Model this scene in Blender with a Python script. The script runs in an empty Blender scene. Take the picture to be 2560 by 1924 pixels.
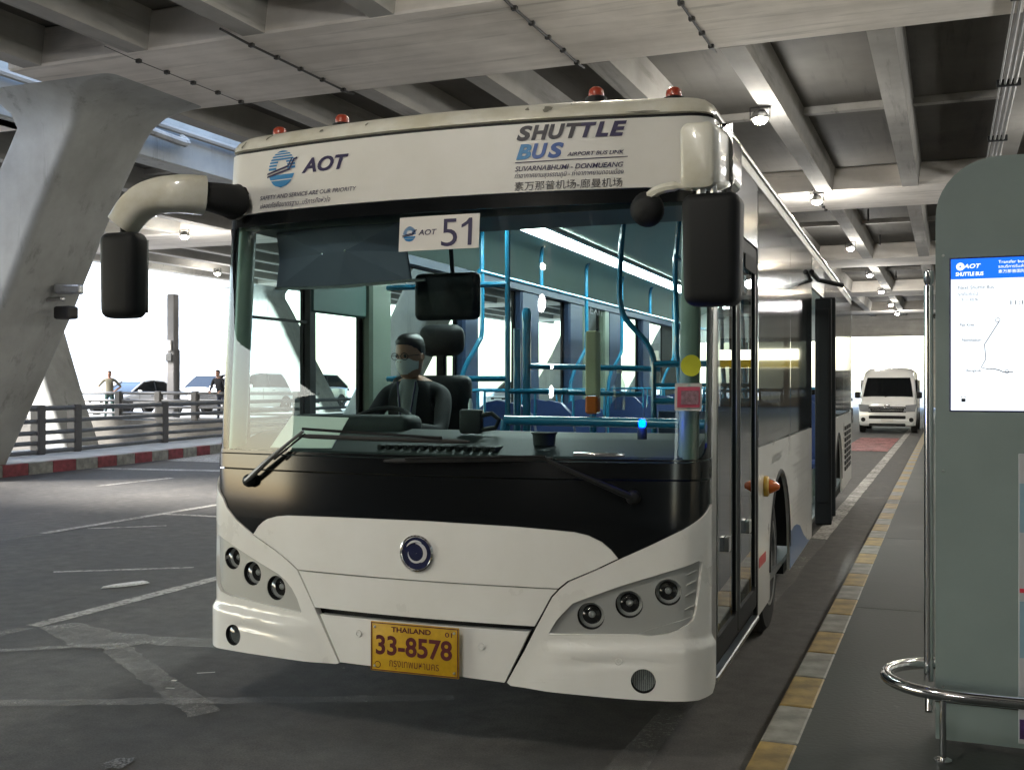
import bpy, bmesh, math, random
from mathutils import Vector, Matrix
from mathutils.geometry import tessellate_polygon
R = math.radians
random.seed(7)
SC = bpy.context.scene
COL = SC.collection

# ------------------------------------------------------------------ camera, light, exposure
cd = bpy.data.cameras.new('camera'); cam = bpy.data.objects.new('camera', cd); COL.objects.link(cam)
cam.location = (0, 0, 1.66); cam.rotation_euler = (R(90), 0, R(22))
cd.sensor_width = 36; cd.lens = 36*2700/2560; cd.clip_start = .05; cd.clip_end = 2000
SC.camera = cam
SUN_EL, SUN_AZ = 42, -140        # hazy sun behind the photographer's left shoulder
W = bpy.data.worlds.new('World'); SC.world = W; W.use_nodes = True
wn = W.node_tree.nodes; bg = wn['Background']
sky = wn.new('ShaderNodeTexSky'); sky.sky_type = 'NISHITA'; sky.sun_disc = False
sky.sun_elevation = R(SUN_EL); sky.sun_rotation = R(SUN_AZ); sky.dust_density = 1.6; sky.air_density = 1.2; sky.ozone_density = 1
W.node_tree.links.new(sky.outputs[0], bg.inputs[0]); bg.inputs[1].default_value = .15
sd = bpy.data.lights.new('sun', 'SUN'); sun = bpy.data.objects.new('sun', sd); COL.objects.link(sun)
sd.energy = 2.3; sd.angle = R(12); sd.color = (1, .96, .9)
_sv = Vector((math.sin(R(SUN_AZ))*math.cos(R(SUN_EL)), math.cos(R(SUN_AZ))*math.cos(R(SUN_EL)), math.sin(R(SUN_EL))))
sun.rotation_euler = _sv.to_track_quat('Z', 'Y').to_euler()
sun.location = (-60, -70, 80)
vs = SC.view_settings; vs.view_transform = 'Standard'; vs.look = 'None'; vs.gamma = 1; vs.use_curve_mapping = False
vs.exposure = 3.1
SC.cycles.max_bounces = 10; SC.cycles.diffuse_bounces = 5; SC.cycles.glossy_bounces = 5
SC.cycles.transparent_max_bounces = 24; SC.cycles.transmission_bounces = 6
SC.cycles.use_denoising = True
SC.cycles.sample_clamp_indirect = 8

# ------------------------------------------------------------------ materials
MATS = {}
def nt(name):
    m = bpy.data.materials.new(name); m.use_nodes = True; m.node_tree.nodes.clear()
    return m, m.node_tree.nodes, m.node_tree.links
def pbr(name, col, rough=.5, metal=0, coat=0, noise=0, nscale=8, bump=0, bscale=60, spec=.5, col2=None, stretch=None, rvar=0):
    if name in MATS: return MATS[name]
    m, n, l = nt(name)
    o = n.new('ShaderNodeOutputMaterial'); b = n.new('ShaderNodeBsdfPrincipled'); l.new(b.outputs[0], o.inputs[0])
    b.inputs['Base Color'].default_value = (*col, 1); b.inputs['Roughness'].default_value = rough
    b.inputs['Metallic'].default_value = metal; b.inputs['Coat Weight'].default_value = coat
    b.inputs['Coat Roughness'].default_value = .06; b.inputs['Specular IOR Level'].default_value = spec
    if noise or bump or rvar:
        tc = n.new('ShaderNodeTexCoord'); src = tc.outputs['Object']
        if stretch:
            mp = n.new('ShaderNodeMapping'); mp.inputs['Scale'].default_value = stretch; l.new(src, mp.inputs[0]); src = mp.outputs[0]
    if noise:
        t = n.new('ShaderNodeTexNoise'); t.inputs['Scale'].default_value = nscale; t.inputs['Detail'].default_value = 7; t.inputs['Roughness'].default_value = .6
        l.new(src, t.inputs['Vector'])
        r = n.new('ShaderNodeValToRGB'); c2 = col2 or tuple(c*(1-noise) for c in col)
        r.color_ramp.elements[0].position = .35; r.color_ramp.elements[1].position = .65
        r.color_ramp.elements[0].color = (*c2, 1); r.color_ramp.elements[1].color = (*col, 1)
        l.new(t.outputs['Fac'], r.inputs[0]); l.new(r.outputs[0], b.inputs['Base Color'])
        if rvar:
            mr = n.new('ShaderNodeMapRange'); mr.inputs['To Min'].default_value = rough-rvar; mr.inputs['To Max'].default_value = rough+rvar
            l.new(t.outputs['Fac'], mr.inputs[0]); l.new(mr.outputs[0], b.inputs['Roughness'])
    if bump:
        t2 = n.new('ShaderNodeTexNoise'); t2.inputs['Scale'].default_value = bscale; t2.inputs['Detail'].default_value = 4
        l.new(src, t2.inputs['Vector'])
        bp = n.new('ShaderNodeBump'); bp.inputs['Strength'].default_value = bump; bp.inputs['Distance'].default_value = .01
        l.new(t2.outputs['Fac'], bp.inputs['Height']); l.new(bp.outputs[0], b.inputs['Normal'])
    MATS[name] = m
    return m
def emit(name, col, s):
    if name in MATS: return MATS[name]
    m, n, l = nt(name); o = n.new('ShaderNodeOutputMaterial'); e = n.new('ShaderNodeEmission')
    e.inputs[0].default_value = (*col, 1); e.inputs[1].default_value = s; l.new(e.outputs[0], o.inputs[0]); MATS[name] = m
    return m
def glass(name, tint, boost=1.0, rough=.0):
    """thin pane: clear tint plus a fresnel reflection"""
    m, n, l = nt(name); o = n.new('ShaderNodeOutputMaterial')
    t = n.new('ShaderNodeBsdfTransparent'); t.inputs[0].default_value = (*tint, 1)
    g = n.new('ShaderNodeBsdfGlossy'); g.inputs['Roughness'].default_value = rough
    lw = n.new('ShaderNodeFresnel'); gg = n.new('ShaderNodeNewGeometry'); io = n.new('ShaderNodeMapRange'); io.inputs['To Min'].default_value = 1.5; io.inputs['To Max'].default_value = 1/1.5
    l.new(gg.outputs['Backfacing'], io.inputs[0]); l.new(io.outputs[0], lw.inputs[0])
    mu = n.new('ShaderNodeMath'); mu.operation = 'MULTIPLY'; mu.inputs[1].default_value = boost; mu.use_clamp = True
    mx = n.new('ShaderNodeMixShader'); l.new(lw.outputs[0], mu.inputs[0]); l.new(mu.outputs[0], mx.inputs[0])
    l.new(t.outputs[0], mx.inputs[1]); l.new(g.outputs[0], mx.inputs[2]); l.new(mx.outputs[0], o.inputs[0]); MATS[name] = m
    return m
def concrete(name, c1, c2, boards='y', streak=0.5):
    """board-marked concrete: broad patches, fine board streaks, small pores"""
    m, n, l = nt(name); o = n.new('ShaderNodeOutputMaterial'); b = n.new('ShaderNodeBsdfPrincipled'); l.new(b.outputs[0], o.inputs[0])
    b.inputs['Roughness'].default_value = .85
    g = n.new('ShaderNodeNewGeometry')
    a = n.new('ShaderNodeTexNoise'); a.inputs['Scale'].default_value = .55; a.inputs['Detail'].default_value = 8; a.inputs['Roughness'].default_value = .62
    l.new(g.outputs['Position'], a.inputs['Vector'])
    mp = n.new('ShaderNodeMapping'); mp.inputs['Scale'].default_value = (.35, 5, 5) if boards == 'x' else ((5, .35, 5) if boards == 'y' else (3.5, 3.5, .3))
    l.new(g.outputs['Position'], mp.inputs[0])
    s = n.new('ShaderNodeTexNoise'); s.inputs['Scale'].default_value = 1.0; s.inputs['Detail'].default_value = 4; l.new(mp.outputs[0], s.inputs['Vector'])
    mx = n.new('ShaderNodeMix'); mx.inputs[0].default_value = streak*.6; l.new(a.outputs['Fac'], mx.inputs[2]); l.new(s.outputs['Fac'], mx.inputs[3])
    r = n.new('ShaderNodeValToRGB'); r.color_ramp.elements[0].position = .38; r.color_ramp.elements[1].position = .62
    r.color_ramp.elements[0].color = (*c2, 1); r.color_ramp.elements[1].color = (*c1, 1); l.new(mx.outputs[0], r.inputs[0])
    # dark water stains with a shape of their own
    w = n.new('ShaderNodeTexNoise'); w.inputs['Scale'].default_value = .9; w.inputs['Detail'].default_value = 10; w.inputs['Roughness'].default_value = .7
    l.new(mp.outputs[0], w.inputs['Vector'])
    wr = n.new('ShaderNodeMapRange'); wr.inputs['From Min'].default_value = .56; wr.inputs['From Max'].default_value = .72; wr.inputs['To Min'].default_value = 1; wr.inputs['To Max'].default_value = .55
    l.new(w.outputs['Fac'], wr.inputs[0])
    mm = n.new('ShaderNodeMix'); mm.data_type = 'RGBA'; mm.blend_type = 'MULTIPLY'; mm.inputs[0].default_value = 1
    cr = n.new('ShaderNodeCombineColor'); [l.new(wr.outputs[0], cr.inputs[i]) for i in range(3)]
    l.new(r.outputs[0], mm.inputs[6]); l.new(cr.outputs[0], mm.inputs[7]); l.new(mm.outputs[2], b.inputs['Base Color'])
    bp = n.new('ShaderNodeBump'); bp.inputs['Strength'].default_value = .35; bp.inputs['Distance'].default_value = .02
    l.new(s.outputs['Fac'], bp.inputs['Height']); l.new(bp.outputs[0], b.inputs['Normal']); MATS[name] = m
    return m
def asphalt():
    m, n, l = nt('asphalt'); o = n.new('ShaderNodeOutputMaterial'); b = n.new('ShaderNodeBsdfPrincipled'); l.new(b.outputs[0], o.inputs[0])
    g = n.new('ShaderNodeNewGeometry')
    def noise(sc, det, rough, vec=None):
        t = n.new('ShaderNodeTexNoise'); t.inputs['Scale'].default_value = sc; t.inputs['Detail'].default_value = det; t.inputs['Roughness'].default_value = rough
        l.new(vec or g.outputs['Position'], t.inputs['Vector']); return t
    mp = n.new('ShaderNodeMapping'); mp.inputs['Scale'].default_value = (1.6, .22, 1); mp.inputs['Rotation'].default_value = (0, 0, R(-4)); l.new(g.outputs['Position'], mp.inputs[0])
    a = noise(.5, 8, .65); t = noise(1, 5, .6, mp.outputs[0]); f = noise(95, 6, .8); q = noise(7, 6, .65)
    mx = n.new('ShaderNodeMix'); mx.inputs[0].default_value = .5; l.new(a.outputs['Fac'], mx.inputs[2]); l.new(t.outputs['Fac'], mx.inputs[3])
    r = n.new('ShaderNodeValToRGB'); r.color_ramp.elements[0].position = .36; r.color_ramp.elements[1].position = .66
    r.color_ramp.elements[0].color = (.050, .048, .047, 1); r.color_ramp.elements[1].color = (.115, .109, .102, 1); l.new(mx.outputs[0], r.inputs[0])
    fr = n.new('ShaderNodeMapRange'); fr.inputs['From Min'].default_value = .3; fr.inputs['From Max'].default_value = .7; fr.inputs['To Min'].default_value = .45; fr.inputs['To Max'].default_value = 1.6; l.new(f.outputs['Fac'], fr.inputs[0])
    qr = n.new('ShaderNodeMapRange'); qr.inputs['From Min'].default_value = .3; qr.inputs['From Max'].default_value = .7; qr.inputs['To Min'].default_value = .72; qr.inputs['To Max'].default_value = 1.28; l.new(q.outputs['Fac'], qr.inputs[0])
    fq = n.new('ShaderNodeMath'); fq.operation = 'MULTIPLY'; l.new(fr.outputs[0], fq.inputs[0]); l.new(qr.outputs[0], fq.inputs[1]); fr = fq
    # pale grit specks
    v = n.new('ShaderNodeTexVoronoi'); v.inputs['Scale'].default_value = 4.5; l.new(g.outputs['Position'], v.inputs['Vector'])
    vr = n.new('ShaderNodeMapRange'); vr.inputs['From Min'].default_value = .045; vr.inputs['From Max'].default_value = .025; l.new(v.outputs['Distance'], vr.inputs[0])
    vm = n.new('ShaderNodeMath'); vm.operation = 'MULTIPLY'; l.new(vr.outputs[0], vm.inputs[0])
    q2 = n.new('ShaderNodeMapRange'); q2.inputs['From Min'].default_value = .52; q2.inputs['From Max'].default_value = .62; l.new(a.outputs['Fac'], q2.inputs[0]); l.new(q2.outputs[0], vm.inputs[1])
    mm = n.new('ShaderNodeMix'); mm.data_type = 'RGBA'; mm.blend_type = 'MULTIPLY'; mm.inputs[0].default_value = 1
    cr = n.new('ShaderNodeCombineColor'); [l.new(fr.outputs[0], cr.inputs[i]) for i in range(3)]
    l.new(r.outputs[0], mm.inputs[6]); l.new(cr.outputs[0], mm.inputs[7])
    m3 = n.new('ShaderNodeMix'); m3.data_type = 'RGBA'; m3.inputs[7].default_value = (.42, .40, .37, 1); l.new(vm.outputs[0], m3.inputs[0]); l.new(mm.outputs[2], m3.inputs[6])
    l.new(m3.outputs[2], b.inputs['Base Color'])
    rr = n.new('ShaderNodeMapRange'); rr.inputs['From Min'].default_value = .35; rr.inputs['From Max'].default_value = .65; rr.inputs['To Min'].default_value = .68; rr.inputs['To Max'].default_value = .9
    l.new(mx.outputs[0], rr.inputs[0]); l.new(rr.outputs[0], b.inputs['Roughness'])
    bp = n.new('ShaderNodeBump'); bp.inputs['Strength'].default_value = .5; bp.inputs['Distance'].default_value = .004
    l.new(f.outputs['Fac'], bp.inputs['Height']); l.new(bp.outputs[0], b.inputs['Normal']); MATS['asphalt'] = m
    return m
def worn_paint(name, col, wear=.5, scale=9, amax=1.0):
    """road paint rubbed through to the asphalt in patches"""
    m, n, l = nt(name); o = n.new('ShaderNodeOutputMaterial'); b = n.new('ShaderNodeBsdfPrincipled')
    b.inputs['Base Color'].default_value = (*col, 1); b.inputs['Roughness'].default_value = .6
    g = n.new('ShaderNodeNewGeometry'); t = n.new('ShaderNodeTexNoise'); t.inputs['Scale'].default_value = scale; t.inputs['Detail'].default_value = 10; t.inputs['Roughness'].default_value = .75
    l.new(g.outputs['Position'], t.inputs['Vector'])
    r = n.new('ShaderNodeMapRange'); r.inputs['From Min'].default_value = wear-.16; r.inputs['From Max'].default_value = wear+.14; r.inputs['To Max'].default_value = amax; l.new(t.outputs['Fac'], r.inputs[0])
    t2 = n.new('ShaderNodeTexNoise'); t2.inputs['Scale'].default_value = 2.6; t2.inputs['Detail'].default_value = 5; l.new(g.outputs['Position'], t2.inputs['Vector'])
    r2 = n.new('ShaderNodeMapRange'); r2.inputs['From Min'].default_value = .36; r2.inputs['From Max'].default_value = .60; r2.inputs['To Min'].default_value = .3 if wear > .46 else .65; l.new(t2.outputs['Fac'], r2.inputs[0])
    mu = n.new('ShaderNodeMath'); mu.operation = 'MULTIPLY'; l.new(r.outputs[0], mu.inputs[0]); l.new(r2.outputs[0], mu.inputs[1])
    tr = n.new('ShaderNodeBsdfTransparent'); mx = n.new('ShaderNodeMixShader'); l.new(mu.outputs[0], mx.inputs[0]); l.new(tr.outputs[0], mx.inputs[1]); l.new(b.outputs[0], mx.inputs[2]); l.new(mx.outputs[0], o.inputs[0]); MATS[name] = m
    return m

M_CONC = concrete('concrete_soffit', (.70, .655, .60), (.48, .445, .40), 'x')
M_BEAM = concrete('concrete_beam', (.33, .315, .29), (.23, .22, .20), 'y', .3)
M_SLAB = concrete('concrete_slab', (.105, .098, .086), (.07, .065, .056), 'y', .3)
M_COLM = concrete('concrete_column', (.34, .35, .34), (.23, .235, .225), 'z', .25)
M_WALL = concrete('concrete_wall', (.42, .41, .38), (.28, .27, .25), 'x', .4)
M_ASPH = asphalt()
M_MARK = worn_paint('road_paint_white', (.56, .54, .50), .42, 22, .9)
M_MARKW = worn_paint('road_paint_worn', (.40, .39, .365), .48, 34, .62)
M_MARKR = worn_paint('road_paint_red', (.36, .085, .08), .38, 12, .95)
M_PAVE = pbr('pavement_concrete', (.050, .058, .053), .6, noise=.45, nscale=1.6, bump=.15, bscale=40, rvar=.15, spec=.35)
M_YEL = pbr('kerb_yellow', (.35, .235, .06), .55, noise=.55, nscale=7, bump=.15)
M_CREAM = pbr('kerb_cream', (.27, .265, .23), .6, noise=.5, nscale=7, bump=.15)
M_RED = pbr('kerb_red', (.25, .04, .05), .65, noise=.5, nscale=7)
M_BUSW = pbr('bus_white_paint', (.82, .82, .80), .3, coat=.7, noise=.09, nscale=2.2, col2=(.765, .76, .725), rvar=.10)
M_HEAD = pbr('header_white_dimmed', (.66, .65, .625), .42, coat=.2, noise=.05, nscale=5, col2=(.63, .62, .585))  # bus white darkened for the header to offset the stronger light there
M_BUSR = pbr('bus_roof_cream', (.64, .63, .57), .36, coat=.4, noise=.3, nscale=5, col2=(.50, .475, .38))
M_GRIME = pbr('bus_grime_patch', (.23, .22, .18), .7, noise=.3, nscale=30)
M_SILV = pbr('lamp_cluster_silver', (.40, .41, .40), .38, metal=.35, coat=.4)
M_BLKG = pbr('black_gloss', (.005, .006, .007), .14, spec=.35)
M_BLKM = pbr('black_matt', (.010, .011, .012), .6, spec=.25, bump=.1, bscale=300)
M_RUB = pbr('rubber', (.018, .018, .018), .75)
M_CHR = pbr('chrome', (.75, .75, .76), .12, metal=1)
M_STEEL = pbr('brushed_steel', (.55, .56, .56), .28, metal=1)
M_ALU = pbr('aluminium', (.5, .5, .5), .35, metal=1, noise=.2, nscale=20)
M_LENS = glass('lamp_lens', (.80, .82, .82), 1.5)
M_REFL = pbr('lamp_reflector', (.50, .51, .50), .35, coat=.5)
M_WSH = glass('windshield_glass', (.74, .90, .88), .8)
M_SIDEG = glass('side_glass', (.09, .105, .105), 1.5, .07)
M_DOORG = glass('door_glass', (.34, .42, .42), 1.4)
M_LEFTG = glass('left_window_glass', (.78, .86, .86), .35)
M_NAVY = pbr('letter_navy', (.012, .006, .06), .5)
M_DKGR = pbr('letter_charcoal', (.015, .012, .022), .5)
M_BLU1 = pbr('letter_blue', (.012, .07, .30), .45)
M_CYAN = pbr('letter_cyan', (.012, .18, .42), .45)
M_YPL = pbr('plate_yellow', (.60, .36, .012), .4, noise=.2, nscale=20)
M_MAROON = pbr('plate_maroon', (.09, .008, .012), .5)
M_RAILB = pbr('handrail_blue', (.015, .15, .26), .25, coat=.6)
M_SEATB = pbr('seat_blue', (.005, .022, .095), .5)
M_INTER = pbr('interior_panel', (.13, .165, .13), .45, noise=.1, nscale=3)
M_CEIL = pbr('interior_ceiling', (.27, .34, .29), .4)
M_PILB = pbr('pillar_blue', (.006, .024, .07), .5)
M_DASH = pbr('dashboard', (.014, .019, .018), .7, noise=.2, nscale=20)
M_FLOOR = pbr('bus_floor', (.10, .11, .11), .5)
M_SHADE = pbr('sun_shade_cloth', (.085, .088, .125), .75)
M_ORAN = pbr('amber_lens', (.75, .16, .02), .2, coat=1)
M_BEAC = pbr('beacon_red', (.33, .045, .02), .35, coat=.5)
M_YST = pbr('sticker_yellow', (.60, .62, .04), .5)
M_PINK = pbr('sticker_pink', (.62, .10, .17), .5)
M_PAPER = pbr('paper', (.78, .76, .70), .7)
M_SIGNW = pbr('sign_white', (.66, .64, .61), .5)
M_BODYB = pbr('bus_blue_swoosh', (.04, .16, .42), .3, coat=.7)
M_REDST = pbr('red_stripe', (.55, .05, .05), .4)
M_KIOSK = pbr('kiosk_grey', (.22, .275, .27), .5, noise=.12, nscale=2, bump=.05, bscale=200)
M_RAILG = pbr('railing_grey', (.10, .10, .10), .5, noise=.3, nscale=6)
M_POSTG = pbr('post_grey', (.075, .07, .065), .6, noise=.2, nscale=8)
M_SKIN = pbr('skin', (.36, .19, .125), .5)
M_HAIR = pbr('hair', (.012, .01, .01), .5)
M_TYRE = pbr('tyre', (.02, .02, .02), .8)
M_RIM = pbr('rim', (.35, .35, .35), .35, metal=.8)
M_LAMPON = emit('lamp_on', (1, .86, .62), 40)
M_TUBE = emit('bus_light_tube', (.92, 1, .97), 6)
M_BLED = emit('blue_led', (.0, .03, 1), 4)
M_CAB = pbr('cable_black', (.015, .014, .013), .6)

# ------------------------------------------------------------------ mesh helpers
class MB:
    def __init__(s): s.v = []; s.f = []
    def add(s, vs, fs):
        k = len(s.v); s.v += [tuple(p) for p in vs]; s.f += [tuple(i+k for i in f) for f in fs]; return s
    def box(s, x0, x1, y0, y1, z0, z1, m=None):
        p = [Vector((x, y, z)) for z in (z0, z1) for y in (y0, y1) for x in (x0, x1)]
        if m: p = [m @ q for q in p]
        return s.add(p, [(0, 2, 3, 1), (4, 5, 7, 6), (0, 1, 5, 4), (2, 6, 7, 3), (0, 4, 6, 2), (1, 3, 7, 5)])
    def rbox(s, x0, x1, y0, y1, z0, z1, r=.01, seg=2, m=None):
        b = bmesh.new(); bmesh.ops.create_cube(b, size=1)
        for v in b.verts: v.co = Vector(((x0+x1)/2+v.co.x*(x1-x0), (y0+y1)/2+v.co.y*(y1-y0), (z0+z1)/2+v.co.z*(z1-z0)))
        bmesh.ops.bevel(b, geom=b.edges[:], offset=r, segments=seg, profile=.5, affect='EDGES')
        if m:
            for v in b.verts: v.co = m @ v.co
        b.verts.index_update(); s.add([v.co[:] for v in b.verts], [[v.index for v in f.verts] for f in b.faces]); b.free(); return s
    def loft(s, rings, cap=True, closed=True):
        k = len(rings[0]); vs = [p for r in rings for p in r]; fs = []
        for i in range(len(rings)-1):
            for j in range(k if closed else k-1):
                a = i*k+j; b_ = i*k+(j+1) % k; fs.append((a, b_, b_+k, a+k))
        if cap: fs.append(tuple(range(k))[::-1]); fs.append(tuple(range((len(rings)-1)*k, len(rings)*k)))
        return s.add(vs, fs)
    def tube(s, pts, r, n=10, cap=True):
        pts = [Vector(p) for p in pts]; rings = []; rr = r if isinstance(r, (list, tuple)) else [r]*len(pts)
        up = None
        for i, p in enumerate(pts):
            d = (pts[min(i+1, len(pts)-1)]-pts[max(i-1, 0)]).normalized()
            if up is None: up = d.orthogonal().normalized()
            up = (up-d*up.dot(d)).normalized(); w = d.cross(up)
            rings.append([p+(up*math.cos(2*math.pi*j/n)+w*math.sin(2*math.pi*j/n))*rr[i] for j in range(n)])
        return s.loft(rings, cap)
    def lathe(s, prof, n=24, m=None, cap=True):
        """prof: (radius, height) pairs round local z"""
        rings = [[Vector((r*math.cos(2*math.pi*j/n), r*math.sin(2*math.pi*j/n), h)) for j in range(n)] for r, h in prof]
        if m: rings = [[m @ p for p in r] for r in rings]
        return s.loft(rings, cap)
    def prism(s, poly, a0, a1, axis='x'):
        """poly in the plane across the axis: x -> (y,z); y -> (x,z); z -> (x,y)"""
        f = {'x': lambda a, p: (a, p[0], p[1]), 'y': lambda a, p: (p[0], a, p[1]), 'z': lambda a, p: (p[0], p[1], a)}[axis]
        return s.loft([[f(a0, p) for p in poly], [f(a1, p) for p in poly]])
    def build(s, name, mat, parent=None, smooth=False, angle=40):
        me = bpy.data.meshes.new(name); me.from_pydata(s.v, [], s.f); me.update()
        b = bmesh.new(); b.from_mesh(me); bmesh.ops.recalc_face_normals(b, faces=b.faces); b.to_mesh(me); b.free()
        return link(name, me, mat, parent, smooth, angle)
def link(name, me, mat, parent=None, smooth=False, angle=40):
    for m in (mat if isinstance(mat, (list, tuple)) else [mat]): me.materials.append(m)
    if smooth:
        me.polygons.foreach_set('use_smooth', [True]*len(me.polygons))
        me.set_sharp_from_angle(angle=R(angle))
    o = bpy.data.objects.new(name, me); COL.objects.link(o)
    if parent: o.parent = parent
    return o
def tag(o, label=None, cat=None, group=None, kind=None):
    if label: o['label'] = label
    if cat: o['category'] = cat
    if group: o['group'] = group
    if kind: o['kind'] = kind
    return o
def thing(name, label, cat, loc=(0, 0, 0), rz=0, group=None, kind=None):
    o = bpy.data.objects.new(name, None); COL.objects.link(o); o.location = loc; o.rotation_euler = (0, 0, rz); o.empty_display_size = .2
    return tag(o, label, cat, group, kind)
def kids(o): return [c for c in bpy.data.objects if c.parent == o]
def copy_tree(o, parent=None):
    c = o.copy(); COL.objects.link(c); c.parent = parent
    for ch in kids(o): copy_tree(ch, c)
    return c
def arc(cx, cy, r, a0, a1, n=10): return [(cx+r*math.cos(R(a0+(a1-a0)*i/n)), cy+r*math.sin(R(a0+(a1-a0)*i/n))) for i in range(n+1)]
def spline(pts, n=8):
    """Catmull-Rom through points"""
    P = [Vector(p) for p in pts]; P = [P[0]*2-P[1]]+P+[P[-1]*2-P[-2]]; out = []
    for i in range(1, len(P)-2):
        for k in range(n):
            t = k/n; a, b, c, d = P[i-1:i+3]
            out.append(.5*((2*b)+(c-a)*t+(2*a-5*b+4*c-d)*t*t+(3*b-a-3*c+d)*t**3))
    out.append(P[-2]); return out
_tc = {}
def text_raw(s, shear=0, weight=0):
    """flat text as (verts, faces) scaled into a unit box; Blender's built-in font"""
    key = (s, shear, weight)
    if key in _tc: return _tc[key]
    c = bpy.data.curves.new('text', 'FONT'); c.body = s; c.shear = shear; c.offset = weight; c.resolution_u = 4
    o = bpy.data.objects.new('text', c); COL.objects.link(o)
    dg = bpy.context.evaluated_depsgraph_get(); me = bpy.data.meshes.new_from_object(o.evaluated_get(dg))
    vs = [v.co.copy() for v in me.vertices]; fs = [tuple(p.vertices) for p in me.polygons]
    bpy.data.objects.remove(o); bpy.data.curves.remove(c); bpy.data.meshes.remove(me)
    x0 = min(v.x for v in vs); x1 = max(v.x for v in vs); y0 = min(v.y for v in vs); y1 = max(v.y for v in vs)
    _tc[key] = ([((v.x-x0)/(x1-x0), (v.y-y0)/(y1-y0)) for v in vs], fs); return _tc[key]
def flat_text(name, s, mat, parent, fn, x0, y0, w, h, shear=0, weight=0):
    """fn maps (u,v) to a 3-D point"""
    vs, fs = text_raw(s, shear, weight)
    me = bpy.data.meshes.new(name); me.from_pydata([tuple(fn(x0+a*w, y0+b*h)) for a, b in vs], [], fs); me.update()
    return link(name, me, mat, parent)
def flat_poly(name, polys, mat, parent, fn):
    vs = []; fs = []
    for p in polys:
        tr = tessellate_polygon([[Vector((a, b, 0)) for a, b in p]]); k = len(vs)
        vs += [tuple(fn(a, b)) for a, b in p]; fs += [tuple(i+k for i in t) for t in tr]
    me = bpy.data.meshes.new(name); me.from_pydata(vs, [], fs); me.update(); return link(name, me, mat, parent)

# ================================================================== GROUND
def sheet(name, x0, x1, y0, y1, z, mat, parent=None):
    me = bpy.data.meshes.new(name); me.from_pydata([(x0, y0, z), (x1, y0, z), (x1, y1, z), (x0, y1, z)], [], [(0, 1, 2, 3)]); return link(name, me, mat, parent)
M_LOT = pbr('parking_lot_surface', (.30, .30, .29), .85, noise=.25, nscale=.6)
tag(sheet('road', -19.3, 400, -400, 400, 0, M_ASPH), kind='structure')
road = bpy.data.objects['road']
g = MB()
g.add([(-400, 31, .4), (-19.3, 31, .4), (-19.3, 400, .4), (-400, 400, .4), (-400, -400, .4), (-36, -400, .4), (-36, 31, .4)], [(0, 1, 2, 3), (4, 5, 6, 0)])
tag(g.build('parking_lot', M_LOT), kind='structure')
tag(sheet('ramp', -36, -19.3, -400, 31, -2.2, M_ASPH), kind='structure')
g = MB(); g.box(-36, -19.3, 31.0, 31.3, -2.2, .39); g.box(-36.3, -36, -60, 31, -2.2, .39); g.box(-19.29, -19.0, -60, 31, -2.2, -.005)
tag(g.build('retaining_wall', M_SLAB), 'pale concrete retaining wall round the sunken ramp behind the railing', 'wall')

# ---- near pavement with its yellow and cream kerb
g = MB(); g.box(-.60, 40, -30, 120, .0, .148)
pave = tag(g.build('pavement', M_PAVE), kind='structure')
kb = MB().rbox(-.745, -.585, .004, .546, -.02, .152, .012, 2)
kme = None
for i in range(64):
    yy = 4.66-.55*8+i*.55; mt = M_YEL if i % 2 == 1 else M_CREAM
    if kme is None: o = kb.build('kerb_block', mt, pave); kme = {M_CREAM: o.data}; o2m = o.data.copy(); o2m.materials[0] = M_YEL; kme[M_YEL] = o2m; o.location = (0, yy, 0); continue
    o = bpy.data.objects.new('kerb_block', kme[mt]); COL.objects.link(o); o.parent = pave; o.location = (0, yy, 0)
MB().box(-.74, -.585, 4.66+.55*56, 120, 0, .15).build('kerb_strip', M_CREAM, pave)
g = MB()
for i in range(10): g.box(-.58, 9, 4.1+i*3.6, 4.106+i*3.6, .1485, .1492)
g.box(1.6, 1.612, -10, 60, .1485, .1492)
g.build('pavement_joint', pbr('joint_filler', (.07, .075, .07), .9), pave)

# ---- far island with red and white kerb
kp = [(-15.5, 4), (-15.6, 9), (-15.72, 14.5), (-15.85, 17), (-16.15, 19.6), (-16.6, 22.4), (-17.1, 25.5), (-17.9, 29.5), (-18.6, 34), (-18.9, 40)]
kpl = [Vector((a, b)) for a, b in kp]
def walk(step, pl=kpl):
    out = [pl[0].copy()]; acc = 0; i = 0; p = pl[0].copy()
    while i < len(pl)-1:
        d = (pl[i+1]-p); L = d.length
        if L >= step-acc: p = p+d.normalized()*(step-acc); out.append(p.copy()); acc = 0
        else: acc += L; p = pl[i+1].copy(); i += 1
    return out
isl = MB(); top = [(p.x-.16, p.y) for p in kpl]; poly = top+[(-19.25, 40), (-19.25, 4)]
isl.prism(poly, 0, .205, 'z'); island = tag(isl.build('traffic_island', pbr('island_concrete_sunlit', (.55, .54, .52), .8, noise=.3, nscale=3)), kind='structure')  # concrete colour lightened so the island top looks sunlit
st = walk(.62)
for i in range(len(st)-1):
    a, b = st[i], st[i+1]; d = b-a; n = Vector((-d.y, d.x)).normalized()
    q = [a+d*.012, b-d*.012, b-d*.012+n*.2, a+d*.012+n*.2]
    m_ = MB(); m_.prism([(v.x, v.y) for v in q], -.02, .215, 'z'); m_.build('kerb_block', M_RED if i % 2 else M_CREAM, island)

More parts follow.
